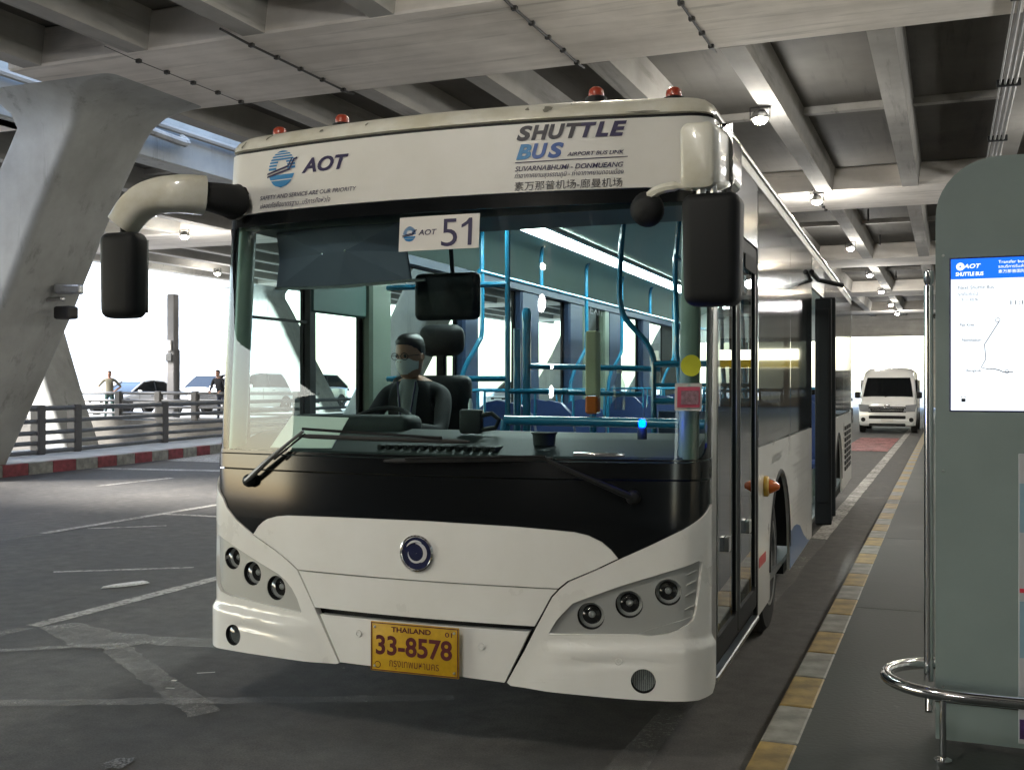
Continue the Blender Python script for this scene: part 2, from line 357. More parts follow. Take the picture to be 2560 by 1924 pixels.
# ---- painted markings, worn, plus a sunlit streak laid in as paint
def mark(pts, mat, z=.004, name='road_marking'):
    if mat in (M_MARKW, M_MARK) and name == 'road_marking':
        jit = .016 if mat is M_MARKW else .005; q = []
        for i in range(len(pts)):
            a, b = pts[i], pts[(i+1) % len(pts)]; L = math.dist(a, b); n = max(1, min(90, int(L/.06)))
            for k in range(n): t = k/n; q.append((a[0]+(b[0]-a[0])*t+random.uniform(-jit, jit), a[1]+(b[1]-a[1])*t+random.uniform(-jit, jit)))
        pts = q
    me = bpy.data.meshes.new(name); tr = tessellate_polygon([[Vector((a, b, 0)) for a, b in pts]])
    me.from_pydata([(a, b, z) for a, b in pts], [], [tuple(t) for t in tr]); return link(name, me, mat, road)
def line(x0, y0, x1, y1, w, mat, z=.004):
    d = Vector((x1-x0, y1-y0)).normalized(); n = Vector((-d.y, d.x))*w/2
    return mark([(x0+n.x, y0+n.y), (x0-n.x, y0-n.y), (x1-n.x, y1-n.y), (x1+n.x, y1+n.y)], mat, z)
line(-5.84, 5.66, -5.80, 9.9, .13, M_MARK); line(-5.84, -6, -5.86, 5.6, .13, M_MARKW)
line(-9.36, 9.2, -9.42, 40, .13, M_MARK, .008); line(-9.3, -4, -9.34, 9.1, .13, M_MARKW, .008)
line(-9.37, 11.2, -6.6, 11.3, .12, M_MARK)
line(-7.36, 7.36, -6.36, 8.02, .07, M_MARK); line(-9.22, 9.73, -8.55, 10.28, .07, M_MARK)
mark([(-5.76, 5.62), (-5.65, 5.85), (-5.2, 5.72), (-4.8, 5.72), (-4.2, 5.86), (-4.2, 5.62), (-4.75, 5.52), (-4.86, 5.32), (-5.1, 5.28)], M_MARKW, .008)
line(-4.95, 5.42, -3.45, 4.45, .17, M_MARKW, .012)
line(-6.6, 4.2, -4.9, 5.42, .07, M_MARKW, .016)
line(-5.6, 3.7, -2.4, 5.15, .11, M_MARKW, .020)
line(-15.7, 16.8, -12.2, 17.4, .35, M_MARK); line(-12.2, 17.3, -6, 18.6, .3, M_MARKW, .008)  # wide bright streak: a sunlit patch put in as pale paint
line(-12.95, 13.9, -12.85, 15.6, .12, M_MARK); line(-12.8, 20, -12.75, 23, .12, M_MARK)
mark([(-15.9, 19.0), (-14.4, 19.0), (-15.7, 24.2), (-16.45, 22.0)], M_MARK, .012)
line(-1.29, -10, -1.29, 40, .16, M_MARKW); line(-1.29, 12, -1.29, 44, .17, M_MARK, .008)
line(-2.6, 16.66, -.76, 16.6, .12, M_MARKW, .012)
mark([(-2.55, 28.3), (-1.4, 28.3), (-1.4, 35.5), (-2.55, 35.5)], M_MARKR, .012)
# litter and splashes lying on the road
g = MB(); 
random.seed(3)
pp = [(-6.40, 6.90), (-6.30, 7.0), (-6.23, 7.12), (-6.20, 7.25), (-6.27, 7.27), (-6.33, 7.16), (-6.39, 7.02)]
g.loft([[(a, b, .005) for a, b in pp], [(a*.9-.63, b*.9+.705, .02) for a, b in pp]])
tag(g.build('paper_scrap', pbr('tissue', (.8, .8, .8), .8, noise=.3, nscale=60)), 'crumpled white paper scrap lying flat on the open asphalt', 'litter')
pts = [(-3.37+random.uniform(.5, 1)*.075*math.cos(R(a)), 3.74+random.uniform(.5, 1)*.10*math.sin(R(a))) for a in range(0, 360, 24)]
mark(pts, pbr('spill', (.012, .013, .015), .12, noise=.5, nscale=80, col2=(.35, .36, .38)), .006, 'spill_mark')
for (a, b, w, h, r) in [(-3.92, 5.05, .10, .012, .6), (-3.9, 4.72, .05, .01, .3), (-3.98, 4.85, .03, .025, .2), (-12.2, 10.6, .12, .03, 0)]:
    c_, s_ = math.cos(r), math.sin(r); mark([(a+c_*x-s_*y, b+s_*x+c_*y) for x, y in ((-w/2, -h/2), (w/2, -h/2), (w/2, h/2), (-w/2, h/2))], M_PAPER, .024, 'road_scrape')

# ================================================================== ELEVATED ROADWAY OVERHEAD
ZS, ZT = 6.3, 6.86          # soffit, underside of slab
deck = thing('elevated_roadway', 'grey ribbed concrete underside of the elevated roadway over the bus', 'viaduct', (0, 0, ZS))
def dk(b, name, mat, **k):
    o = b.build(name, mat, None, **k); o.parent = deck; o.location = (0, 0, -ZS); return o
GY = [(-17.7, -14.7), (-2.8, .2), (12.0, 14.9), (26.9, 29.8), (41.75, 44.65), (56.6, 59.5), (71.4, 74.3)]
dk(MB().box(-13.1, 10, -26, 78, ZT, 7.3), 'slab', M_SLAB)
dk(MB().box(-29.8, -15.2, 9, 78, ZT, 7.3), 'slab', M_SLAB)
dk(MB().box(-30, -13.0, -26, 6, ZT, 7.3), 'slab', M_SLAB)  # unseen slab added against sky reflections; opening beyond it lights the column
for a, b in GY:
    for x0, x1 in ((-12.9, 10), (-29.6, -15.3)):
        if x0 < -20 and a < 9: continue
        dk(MB().rbox(x0, x1, a, b, ZS, ZT-.002, .03, 1), 'girder', M_CONC)
gaps = [(-26, -17.7)]+[(GY[i][1], GY[i+1][0]) for i in range(len(GY)-1)]+[(74.3, 77)]
bx1 = [-2.93+1.93*k for k in range(-5, 7)]; bx2 = [-2.93+1.93*k for k in range(-13, -7)]
for a, b in gaps:
    for x in bx1+bx2:
        if x < -14 and b < 9 or (x < -14 and a < 0): continue
        # beam sides splay slightly upwards
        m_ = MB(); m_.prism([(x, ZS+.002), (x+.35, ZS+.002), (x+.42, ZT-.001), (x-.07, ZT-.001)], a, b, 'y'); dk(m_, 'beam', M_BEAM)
    mid = (a+b)/2
    for x0, x1 in ((-12.5, 9.9), (-29.5, -15.4)):
        if x0 < -20 and a < 9: continue
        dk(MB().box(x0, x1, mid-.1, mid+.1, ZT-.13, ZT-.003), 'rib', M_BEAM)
dk(MB().rbox(-15.75, -15.15, 9, 78, ZS, 9.6, .03, 1), 'edge_beam', M_COLM)
dk(MB().rbox(-29.95, -29.5, 9, 78, ZS, 7.9, .03, 1), 'edge_beam', M_WALL)
dk(MB().rbox(-13.2, -12.95, -26, 78, ZT-.2, 7.9, .02, 1), 'edge_beam', M_WALL)
dk(MB().rbox(-14, 10, 77, 77.7, 4.95, 7.3, .03, 1), 'end_beam', M_WALL)
dk(MB().rbox(2.0, 9, 77.05, 77.6, 4.15, 4.945, .02, 1), 'end_beam', M_SLAB)
dk(MB().rbox(-1.3, .6, 77.05, 77.65, .15, 4.948, .02, 1), 'end_pier', M_WALL)
dk(MB().rbox(2.2, 9, 77.1, 77.5, .15, 2.85, .02, 1), 'end_wall', M_SLAB)
dk(MB().rbox(2.2, 9, 77.0, 77.09, 2.86, 3.42, .02, 1), 'height_board', pbr('board_yellow', (.75, .58, .03), .6))
dk(MB().rbox(-14, -13.2, 77.05, 77.65, .0, 4.948, .02, 1), 'end_pier', M_WALL)
# conduits with clips under the girders, cable trays by the right hand beam
for x, r in ((-8.78, .018), (-4.93, .018), (-3.0, .016), (-10.7, .006)):
    for a, b in GY[2:4]:
        m_ = MB(); m_.tube([(x, a-.4, ZS-.012), (x, a+.2, ZS-.03), (x, b-.1, ZS-.03), (x, b+.1, ZS-.012)], r, 6)
        for k in range(5): m_.rbox(x-.04, x+.04, a+.25+k*.6, a+.31+k*.6, ZS-.055, ZS, .008, 1)
        dk(m_, 'conduit', M_CAB)
for k, (x, r) in enumerate(((.80, .022), (.87, .022), (.94, .028), (.73, .016))):
    dk(MB().tube([(x, 8, ZS-.07), (x, 76, ZS-.07)], r, 6), 'conduit', pbr('galvanised', (.22, .22, .21), .6, metal=.3))
for k in range(16): dk(MB().rbox(.68, 1.02, 10+k*4, 10.06+k*4, ZS-.11, ZS, .006, 1), 'conduit_clamp', M_BLKM)
dk(MB().tube([(-15.0, 4, 7.0), (-15.0, 40, 7.0)], .07, 8), 'drain_pipe', M_BEAM)
dk(MB().tube(spline([(-15.05, 18.5, 6.9), (-14.9, 18.5, 6.75), (-14.8, 17.2, 6.75), (-14.75, 15.5, 6.8)], 4), .09, 8), 'drain_pipe', M_WALL)
for y in (33.6, 39.5, 46, 52, 58): dk(MB().tube([(-2.2, y, ZT), (-2.2, y, ZT-.35)], .03, 6), 'hanger', M_CAB)

def column(loc, lean, label, zb=.2):
    """tapered leaning leg, softly rounded, flaring into the girder; loc = base centre"""
    t = thing('leaning_column', label, 'column', loc)
    rings = []; H = ZS-loc[2]
    prof = [(0, 0), (.32, 1.13), (.443, 1.56), (.6, 2.06), (.687, 2.33), (.80, 2.72), (.87, 2.98), (.92, 3.18), (.955, 3.36), (.98, 3.62), (.993, 3.95), (1.0, 4.35)]
    for f, q in prof:
        xr = q+.66; xl = q-.66-(0 if f < .93 else ((f-.93)/.07)**2*.35)-(0 if f < .93 else (q-3.22)*.9)
        d0 = .83+(0 if f < .90 else ((f-.90)/.10)**2*.55); ring = []; r = .17
        for (sx, sy, a0) in ((1, 1, 0), (-1, 1, 90), (-1, -1, 180), (1, -1, 270)):
            for k in range(6):
                a = R(a0+k*18); cx_ = (xr-r) if sx > 0 else (xl+r)
                ring.append((lean*(cx_+r*math.cos(a)), sy*((.83 if sy > 0 else d0)-r)+r*math.sin(a), f*H))
        rings.append(ring if lean > 0 else ring[::-1])
    MB().loft(rings).build('shaft', M_COLM, t, True, 50)
    return t
c1 = column((-16.55, 14.02, .2), 1, 'big leaning concrete column at the left edge of the photo, before the railing')
column((-27.2, 28.6, -2.2), -1, 'pale concrete column leaning left behind the silver saloon')
column((-16.55, 28.9, .2), 1, 'pale leaning concrete column seen through the bus windscreen, second row')
column((-27.2, 43.6, .4), -1, 'pale concrete column leaning left beyond the parked cars, third row')
column((-16.55, 43.8, .2), 1, 'pale leaning concrete column seen through the bus side windows, third row')
column((-16.55, 58.6, .2), 1, 'pale leaning concrete column seen through the bus side windows, fourth row')
# camera and bracket on the column
cc = thing('security_camera', 'pale box security camera bracketed to the big leaning column', 'camera', (-14.0, 14.1, 3.1))
MB().rbox(-.04, .40, -.10, .10, .10, .26, .03, 2, Matrix.Rotation(R(25), 4, 'Z')).build('housing', M_ALU, cc)
MB().rbox(-.35, .12, -.05, .05, -.02, .05, .02, 1).build('bracket', M_ALU, cc)
MB().rbox(-.12, .22, .0, .25, -.32, -.1, .04, 2).build('junction_box', M_CAB, cc)

tag(MB().box(-12.9, 10, -27, -26.02, 0, 7.2).box(-36, -12.9, -27, -26.02, -2.2, 7.2).build('unseen_rear_wall', M_SLAB), 'added dark wall behind the photographer, keeping the bright horizon out of bus reflections', 'wall')  # unseen wall added to block the bright horizon from the bus front

# ---- floodlights under the beam
def flood():
    t = thing('floodlight', 'x', 'lamp', (0, 0, 0), 0, 'floodlights hung along the overhead beam')
    MB().lathe([(.04, .14), (.09, .12), (.145, .03), (.15, -.01), (.13, -.02)], 16).build('housing', M_ALU, t, True)
    MB().lathe([(.12, -.022), (.112, -.055), (.08, -.09), (.03, -.105), (.01, -.108)], 16).build('lens', M_LAMPON, t, True)
    ld = bpy.data.lights.new('flood_light', 'POINT'); ld.energy = 26; ld.color = (1, .99, .96); ld.shadow_soft_size = .16
    lo = bpy.data.objects.new('flood_light', ld); COL.objects.link(lo); lo.parent = t; lo.location = (0, 0, -.7)
    MB().box(-.17, -.155, -.015, .015, -.02, .17).box(.155, .17, -.015, .015, -.02, .17).box(-.17, .17, -.015, .015, .17, .185).build('bracket', M_CAB, t)
    return t
f0 = flood()
ordn = ['nearest lit floodlight on the overhead beam, above the bus mirror', 'second lit floodlight along the beam, at the joint with the girder', 'third lit floodlight along the overhead beam', 'fourth lit floodlight, just beyond the third girder', 'fifth lit floodlight along the overhead beam', 'sixth lit floodlight along the overhead beam', 'farthest lit floodlight on the overhead beam, by the portal', 'floodlight under the far deck, left of the bus above the mirror arm', 'small floodlight under the far edge of the left deck']+['floodlight on the overhead beam above the bus front', 'floodlight on the overhead beam right above the photographer', 'floodlight on the overhead beam just behind the photographer', 'floodlight on the overhead beam by the rear wall', 'first added floodlight over the pavement, out of view, brightening the bus side', 'second added floodlight over the pavement, out of view beyond the kiosk', 'third added floodlight over the pavement, out of view beyond the kiosk', 'fourth added floodlight over the pavement, out of view beyond the kiosk', 'fifth added floodlight over the pavement, out of view beyond the kiosk', 'farthest added floodlight over the pavement, out of view beyond the kiosk']
for i, (x, y) in enumerate([(-2.92, 18.3), (-2.95, 27.0), (-2.95, 36.7), (-2.95, 46), (-2.95, 54.3), (-2.95, 63.4), (-2.95, 71.5), (-21.2, 26.3), (-27, 35.5), (-2.92, 9.3), (-2.92, .3), (-2.92, -8.7), (-2.92, -17.7), (2.9, 8), (2.9, 14), (2.9, 21), (2.9, 30), (2.9, 41), (2.9, 53)]):  # pavement row on the right is added, unseen, to brighten the bus flank
    o = f0 if i == 0 else copy_tree(f0); o.location = (x, y, 6.12); o['label'] = ordn[i]

# ================================================================== TERMINAL SIDE
M_TWALL = concrete('terminal_wall', (.62, .62, .60), (.5, .5, .48), 'x', .2)
tb = thing('terminal_building', 'grey terminal wall with glazed bays along the right of the pavement', 'building', (9, 0, .15))
MB().box(0, .4, -20, 77, 0, 6.1).build('wall', M_TWALL, tb)
M_TG = pbr('terminal_glass', (.25, .29, .29), .06, spec=.8, coat=.5)
wme = None
for i in range(16):
    if wme is None: w_ = MB().rbox(-.05, -.002, -1.9, 1.9, .6, 4.2, .01, 1).build('window', M_TG, tb); wme = w_.data
    else: w_ = bpy.data.objects.new('window', wme); COL.objects.link(w_); w_.parent = tb
    w_.location = (0, -14+i*5, 0)
    f_ = MB()
    for k in (-1.95, -.65, .65, 1.9): f_.box(-.09, -.003, k, k+.07, .55, 4.25)
    f_.box(-.1, -.003, -1.95, 1.97, .48, .55); f_.box(-.1, -.003, -1.95, 1.97, 4.25, 4.32); f_.build('frame', M_STEEL, w_)

# ================================================================== RAILINGS
def railing(name, label, pl, zb, posts, h=1.0, zs=(.97, .70, .46, .25, .06), rr=.055):
    t = thing(name, label, 'railing', (pl[0][0], pl[0][1], zb)); o0 = Vector((pl[0][0], pl[0][1], zb))
    sp = spline([(a, b, 0) for a, b in pl], 5)
    for z in zs: MB().tube([p+Vector((0, 0, zb+z))-o0 for p in sp], rr if z > .9 else rr*.85, 8).build('rail', M_RAILG, t, True)
    for (x, y) in posts:
        m_ = MB(); m_.rbox(-.13, .13, -.11, .11, 0, h+.04, .03, 1, Matrix.Translation(Vector((x, y, zb))-o0)); m_.build('post', M_POSTG, t)
    return t
railing('railing', 'long grey tube railing on the island behind the red and white kerb', [(-16.6, 8), (-17.0, 12.5), (-17.45, 16), (-17.75, 18.4), (-18.4, 22), (-18.8, 25.2), (-19.1, 30), (-19.15, 36)], .2,
        [(-17.1, 13), (-17.62, 17.2), (-17.8, 18.4), (-18.42, 22), (-18.85, 25.6), (-19.05, 29.2), (-19.15, 33)])
railing('railing', 'second grey tube railing beyond the ramp, in front of the parked cars', [(-36, 31.1), (-32.0, 31.12), (-28.1, 31.1), (-24.5, 31.1), (-20.8, 31.12), (-19.6, 31.2)], .4,
        [(-35, 31.1), (-31.6, 31.1), (-28.0, 31.1), (-26.2, 31.1), (-24.6, 31.1), (-22.6, 31.1), (-20.4, 31.1)])
# square lamp post with a box on it, in the car park
lp = thing('square_post', 'tall square grey post with a small white box, standing beyond the ramp railing', 'post', (-27.3, 33.2, .4))
MB().rbox(-.18, .18, -.15, .15, 0, 4.7, .03, 1).build('shaft', pbr('square_post_grey', (.22, .21, .205), .7, noise=.2, nscale=2), lp)
MB().rbox(-.12, .10, -.24, -.172, 2.55, 2.95, .015, 1).build('sign_box', M_SIGNW, lp)
MB().rbox(-.16, .14, -.25, -.172, 2.15, 2.45, .03, 1).build('speaker', M_RAILG, lp)
MB().tube([(.24, .05, 0), (.24, .05, 2.6)], .04, 6).build('pipe', M_RAILG, lp)

ob = thing('office_building', 'tall pale office block washed out by daylight far beyond the car park', 'building', (-150, 175, 0), R(40))
M_OB = pbr('far_building', (.72, .72, .73), .8); M_OW = pbr('far_window', (.50, .53, .58), .5)  # window colour paled to stand in for daylight haze
MB().rbox(-22, 22, -8, 8, 0, 46, .3, 1).rbox(-9, 6, -8.6, 8.6, 46, 50, .3, 1).build('wall', M_OB, ob)
wd_ = None
for fl in range(12):
    for cx in range(9):
        if wd_ is None: w_ = MB().box(-1.5, 1.5, -8.12, -8.01, 0, 1.7).build('window', M_OW, ob); wd_ = w_.data
        else: w_ = bpy.data.objects.new('window', wd_); COL.objects.link(w_); w_.parent = ob
        w_.location = (-19+cx*4.75, 0, 2.5+fl*3.6)

# ================================================================== SHUTTLE BUS
BUSL = 11.95
bus = thing('shuttle_bus', 'white airport shuttle bus numbered 51 with blue lettering, stopped at the kerb', 'bus', (-2.237, 4.426, 0), R(1.6))
BM = Matrix.Translation((-2.237, 4.426, 0)) @ Matrix.Rotation(R(1.6), 4, 'Z')
# plan of the front: shallow arc, corner fillet, then the flank; arclength table
_pl = []
for i in range(61): x = 1.156*i/60; _pl.append((x, .1*x*x))
_r = .15; _ye = _pl[-1][1]
for i in range(1, 15):
    th = R(12.8)+(R(90)-R(12.8))*i/14; _pl.append((1.275-_r+_r*math.sin(th), _ye+_r*math.cos(R(12.8))-_r*math.cos(th)))
_pl.append((1.275, _pl[-1][1]+1.0)); _ss = [0]
for i in range(1, len(_pl)): _ss.append(_ss[-1]+math.dist(_pl[i], _pl[i-1]))
SCOR = _ss[-2]; YCOR = _pl[-2][1]
def yo(z):
    t = z-1.05
    if t < -.08: return 0
    if t < .08: return .09*(t+.08)**2/.32
    return .09*t
def plan(s):
    a = abs(s); sg = 1 if s >= 0 else -1
    for i in range(1, len(_ss)):
        if a <= _ss[i] or i == len(_ss)-1:
            t = (a-_ss[i-1])/(_ss[i]-_ss[i-1]); (x0, y0), (x1, y1) = _pl[i-1], _pl[i]
            dx, dy = x1-x0, y1-y0; L = math.hypot(dx, dy)
            # smooth normal: blend toward neighbouring segments
            return sg*(x0+dx*t), y0+dy*t, Vector((sg*dy/L, -dx/L, 0))
def P(s, z, off=0):
    x, y, n = plan(s); w = max(0, min(1, 1-(y-.1)/1.0)); return Vector((x, y+yo(z)*w, z))+n*off
def subdiv2d(b, s0, s1, z0, z1, zstep):
    cuts = []
    s = -1.44
    while s < 1.45:
        cuts.append((s, 'x')); s += .018 if abs(s) > 1.13 and abs(s) < 1.39 else .07
    z = z0+zstep
    while z < z1: cuts.append((z, 'y')); z += zstep
    for c, ax in cuts:
        if ax == 'x' and not (s0 < c < s1): continue
        co, no = ((c, 0, 0), (1, 0, 0)) if ax == 'x' else ((0, c, 0), (0, 1, 0))
        bmesh.ops.bisect_plane(b, geom=b.verts[:]+b.edges[:]+b.faces[:], dist=1e-6, plane_co=co, plane_no=no)
def fpanel(name, outer, mat, parent, holes=(), off=0, depth=.02, zstep=.25, rel=None, lip=0, fn=None):
    """sheet panel lying on the front surface; outline in (arclength, height); turned edge `depth` deep"""
    fn = fn or P
    loops = [[Vector((a, b_, 0)) for a, b_ in outer]]+[[Vector((a, b_, 0)) for a, b_ in h] for h in holes]
    flat = [p for l_ in loops for p in l_]
    b = bmesh.new(); vs = [b.verts.new(p) for p in flat]
    for t in tessellate_polygon(loops):
        try: b.faces.new([vs[i] for i in t])
        except ValueError: pass
    xs = [p.x for p in flat]; ys = [p.y for p in flat]
    for f in b.faces:
        if f.normal.z < 0: f.normal_flip()
    subdiv2d(b, min(xs), max(xs), min(ys), max(ys), zstep)
    b.normal_update()
    for f in b.faces:
        if f.normal.z < 0: f.normal_flip()
    b.verts.index_update(); b.edges.index_update()
    co = [v.co.copy() for v in b.verts]
    def m3(c, o):
        return fn(c.x, c.y, o+(rel(c.x, c.y) if rel else 0))
    verts = [m3(c, off) for c in co]; faces = [tuple(v.index for v in f.verts) for f in b.faces]
    nf = len(faces)
    if depth:
        bd = [e for e in b.edges if e.is_boundary]; mp = {}
        def nv(i, o, key):
            k = (i, key)
            if k not in mp: mp[k] = len(verts); verts.append(m3(co[i], o))
            return mp[k]
        for e in bd:
            i, j = e.verts[0].index, e.verts[1].index
            faces.append((i, j, nv(j, off-.003, 'l'), nv(i, off-.003, 'l')) if False else (nv(i, off, 'a'), nv(j, off, 'a'), nv(j, off-depth, 'b'), nv(i, off-depth, 'b')))
    b.free()
    me = bpy.data.meshes.new(name); me.from_pydata([tuple(v) for v in verts], [], faces); me.update()
    me.polygons.foreach_set('use_smooth', [k < nf for k in range(len(faces))])
    return link(name, me, mat, parent)
def rr(x0, x1, y0, y1, r, n=5):
    """rounded rectangle outline; r may be four radii: bl, br, tr, tl"""
    q = r if isinstance(r, (tuple, list)) else (r,)*4; out = []
    for (cx, cy, a0, k) in ((x0+q[0], y0+q[0], 180, q[0]), (x1-q[1], y0+q[1], 270, q[1]), (x1-q[2], y1-q[2], 0, q[2]), (x0+q[3], y1-q[3], 90, q[3])):
        out += [(cx+k*math.cos(R(a0+90*i/n)), cy+k*math.sin(R(a0+90*i/n))) for i in range(n+1)]
    return out
def circ(cx, cy, r, n=28, ry=None): return [(cx+r*math.cos(2*math.pi*i/n), cy+(ry or r)*math.sin(2*math.pi*i/n)) for i in range(n)]
def frame_at(s, z, off=0):
    p = P(s, z, off); t = (P(s+.01, z)-P(s-.01, z)).normalized(); n = plan(s)[2]; up = Vector((0, 0, 1)); n = t.cross(up).normalized()
    m = Matrix((t, up, n)).transposed().to_4x4(); m.translation = p; return m     # local x along, y up, z outwards
# ---- header board, roof cap
fpanel('header_panel', [(-1.37, 2.525), (-1.3, 2.53), (-1.0, 2.54), (1.0, 2.54), (1.37, 2.53), (1.37, 2.858), (-1.37, 2.858)], M_HEAD, bus)
fpanel('header_gap', [(-1.37, 2.856), (1.37, 2.856), (1.37, 2.876), (-1.37, 2.876)], M_BLKM, bus, off=-.012, depth=0)
def loop_at(d, z, zin=None):
    pts = []
    S = [SCOR*k/26*1.0 for k in range(-26, 27)]
    S = [(-1.37+.0) if False else s for s in S]
    for s in S: pts.append(P(s, z))
    for y in (1.2, 3, 6, 9, BUSL-.25): pts.append(Vector((1.275, y, z)))
    for k in range(5): a = R(k*22.5); pts.append(Vector((1.275-.25+.25*math.cos(a), BUSL-.25+.25*math.sin(a), z)))
    for k in range(5): a = R(90+k*22.5); pts.append(Vector((-1.275+.25+.25*math.cos(a), BUSL-.25+.25*math.sin(a), z)))
    for y in (BUSL-.25, 9, 6, 3, 1.2): pts.append(Vector((-1.275, y, z)))
    return [Vector((p.x*(1-d/1.275), 5.97+(p.y-5.97)*(1-d*1.25/6), p.z)) for p in pts]
m_ = MB(); m_.loft([loop_at(d, z) for d, z in ((.012, 2.872), (0, 2.88), (.002, 2.90), (.015, 2.93), (.045, 2.958), (.09, 2.975), (.2, 2.99), (.5, 3.01), (1.0, 3.02))], cap=True)
m_.build('roof', M_BUSR, bus, True, 60)
# chipped patches and repairs on the roof edge
def roofP(s, z, off=0):
    p = P(s, z); d = max(0, (z-2.93)*1.4) if z > 2.93 else 0; x, y, n = plan(s)
    d = 0 if z < 2.90 else (.002+(z-2.90)/.03*.013 if z < 2.93 else .015+(z-2.93)/.028*.03)
    return Vector((p.x*(1-d/1.275), 5.97+(p.y-5.97)*(1-d*1.25/6), z))+n*(off+.003)
random.seed(11)
for (s, z, w, h) in [(.545, 2.925, .032, .022), (.45, 2.93, .012, .014), (-.66, 2.925, .014, .012), (-.39, 2.93, .010, .012), (.66, 2.948, .005, .006), (-1.17, 2.905, .012, .03), (.98, 2.885, .1, .006), (-1.02, 2.932, .012, .02)]:
    q = [(s+w*random.uniform(.45, 1)*math.cos(R(a)), z+h*random.uniform(.45, 1)*math.sin(R(a))) for a in range(0, 360, 30)]
    flat_poly('paint_chip', [q], M_GRIME, bus, lambda a, b: roofP(a, b, .001))
# ---- front lettering
def fp(off): return lambda a, b: P(a, b, off)
def ft(name, s, mat, x0, y0, w, h, shear=0, weight=0, off=.003): return flat_text(name, s, mat, bus, fp(off), x0, y0, w, h, shear, weight)
LN = 'lettering'
wd = [('S', .403, .075, M_DKGR), ('H', .472, .083, M_DKGR), ('U', .552, .078, M_DKGR), ('T', .634, .072, M_DKGR), ('T', .700, .074, M_NAVY), ('L', .768, .060, M_NAVY), ('E', .832, .078, M_NAVY)]
for ch, x, w, m_ in wd: ft(LN, ch, m_, x, 2.778, w, .070, .25, .048)
for ch, x, w, m_ in [('B', .404, .072, M_CYAN), ('U', .478, .074, M_BLU1), ('S', .552, .074, M_BLU1)]: ft(LN, ch, m_, x, 2.690, w, .072, .25, .048)
ft(LN, 'AIRPORT BUS LINK', M_NAVY, .642, 2.696, .258, .018, .25, .012)
flat_poly('underline', [[(.4+.0517*k, 2.6755+.0005*k), (.4+.0517*(k+1), 2.676+.0005*k), (.4+.0517*(k+1), 2.680+.0005*k), (.4+.0517*k, 2.6795+.0005*k)] for k in range(10)], M_NAVY, bus, fp(.003))
ft(LN, 'SUVARNABHUMI - DONMUEANG', M_NAVY, .4, 2.636, .498, .0235, .25, .014)
ft(LN, 'ท่าอากาศยานสุวรรณภูมิ - ท่าอากาศยานดอนเมือง', M_NAVY, .4, 2.597, .5, .034, .2, .002)
ft(LN, '素万那普机场-廊曼机场', M_DKGR, .4, 2.538+.008, .496, .042, 0, .0)
ft(LN, 'AOT', M_NAVY, -.757, 2.715, .285, .075, .25, .034)
ft(LN, 'SAFETY AND SERVICE ARE OUR PRIORITY', M_NAVY, -1.027, 2.602, .608, .021, .2, .004)
ft(LN, 'ปลอดภัยคือมาตรฐาน...บริการคือหัวใจ', M_NAVY, -1.022, 2.552, .452, .036, .2, .0)
def roundel(fn, cx, cy, r, parent, ry=None):
    """striped blue disc with a white dome, and the swoosh across it"""
    ry = ry or r; pol1 = []; pol2 = []
    N = 9; ys = [(-1, -.62), (-.56, -.30), (-.02, .10), (.17, .27), (.335, .43), (.49, .58), (.64, .72), (.78, .85), (.90, 1)]
    for a, b in ys:
        def hw(v): return math.sqrt(max(0, 1-v*v))
        L = [(-hw(a+(b-a)*t/4), a+(b-a)*t/4) for t in range(5)]; Rr = [(hw(v), v) for _, v in reversed(L)]
        if -.1 < a < .42:      # dome cut out
            dx = .42*math.sqrt(max(0, 1-((a)/.5)**2)); 
            pol1.append([(cx+x*r, cy+y*ry) for x, y in (L+[(-dx, b), (-dx, a)])]); pol1.append([(cx+x*r, cy+y*ry) for x, y in ([(dx, a), (dx, b)]+Rr)])
        else: (pol1 if a > 0 else pol2).append([(cx+x*r, cy+y*ry) for x, y in L+Rr])
    flat_poly('roundel', pol1, M_CYAN, parent, fn); flat_poly('roundel', pol2, M_BLU1 if False else M_CYAN, parent, fn)
    sw = [[(-1.1, -.42), (.62, -.10), (.95, .42), (1.15, .46), (1.12, .56), (.86, .50), (.55, 0), (-1.08, -.32)], [(-1.12, -.26), (.5, .06), (.78, .52), (.72, .56), (.44, .16), (-1.08, -.16)]]
    flat_poly('roundel', [[(cx+x*r, cy+y*ry) for x, y in q] for q in sw], M_NAVY, parent, lambda a, b: fn(a, b)+Vector((0, -.0012, 0)))
roundel(fp(.003), -.888, 2.752, .088, bus, .095)
# ---- windscreen, its black border, waist mask
WS_O = [(-1.372, 1.30), (-1.2, 1.318), (0, 1.325), (1.2, 1.325), (1.372, 1.34), (1.372, 2.522), (1.0, 2.534), (0, 2.537), (-1.0, 2.534), (-1.372, 2.522)]
hole = rr(-1.325, 1.318, 1.335, 2.472, (.05, .07, .05, .05))
fpanel('windscreen_border', WS_O, M_BLKG, bus, [hole], off=-.004, depth=.01)
fpanel('windscreen', rr(-1.36, 1.36, 1.32, 2.515, .02), M_WSH, bus, off=-.008, depth=0)
fpanel('waist_panel', [(-1.372, 1.243), (1.372, 1.25), (1.372, 1.334), (1.2, 1.320), (0, 1.318), (-1.2, 1.312), (-1.372, 1.294)], M_BLKG, bus, off=-.001)
fpanel('waist_mask', [(-1.372, 1.00), (-1.14, .96), (-1.0, .88), (-.9, .86), (.88, .86), (.96, .88), (1.15, .965), (1.372, 1.02), (1.372, 1.242), (-1.372, 1.234)], M_BLKG, bus, off=-.006)
fpanel('inner_shell', [(-1.36, .33), (1.36, .33), (1.36, .95), (-1.36, .95)], M_BLKM, bus, off=-.055, depth=0)
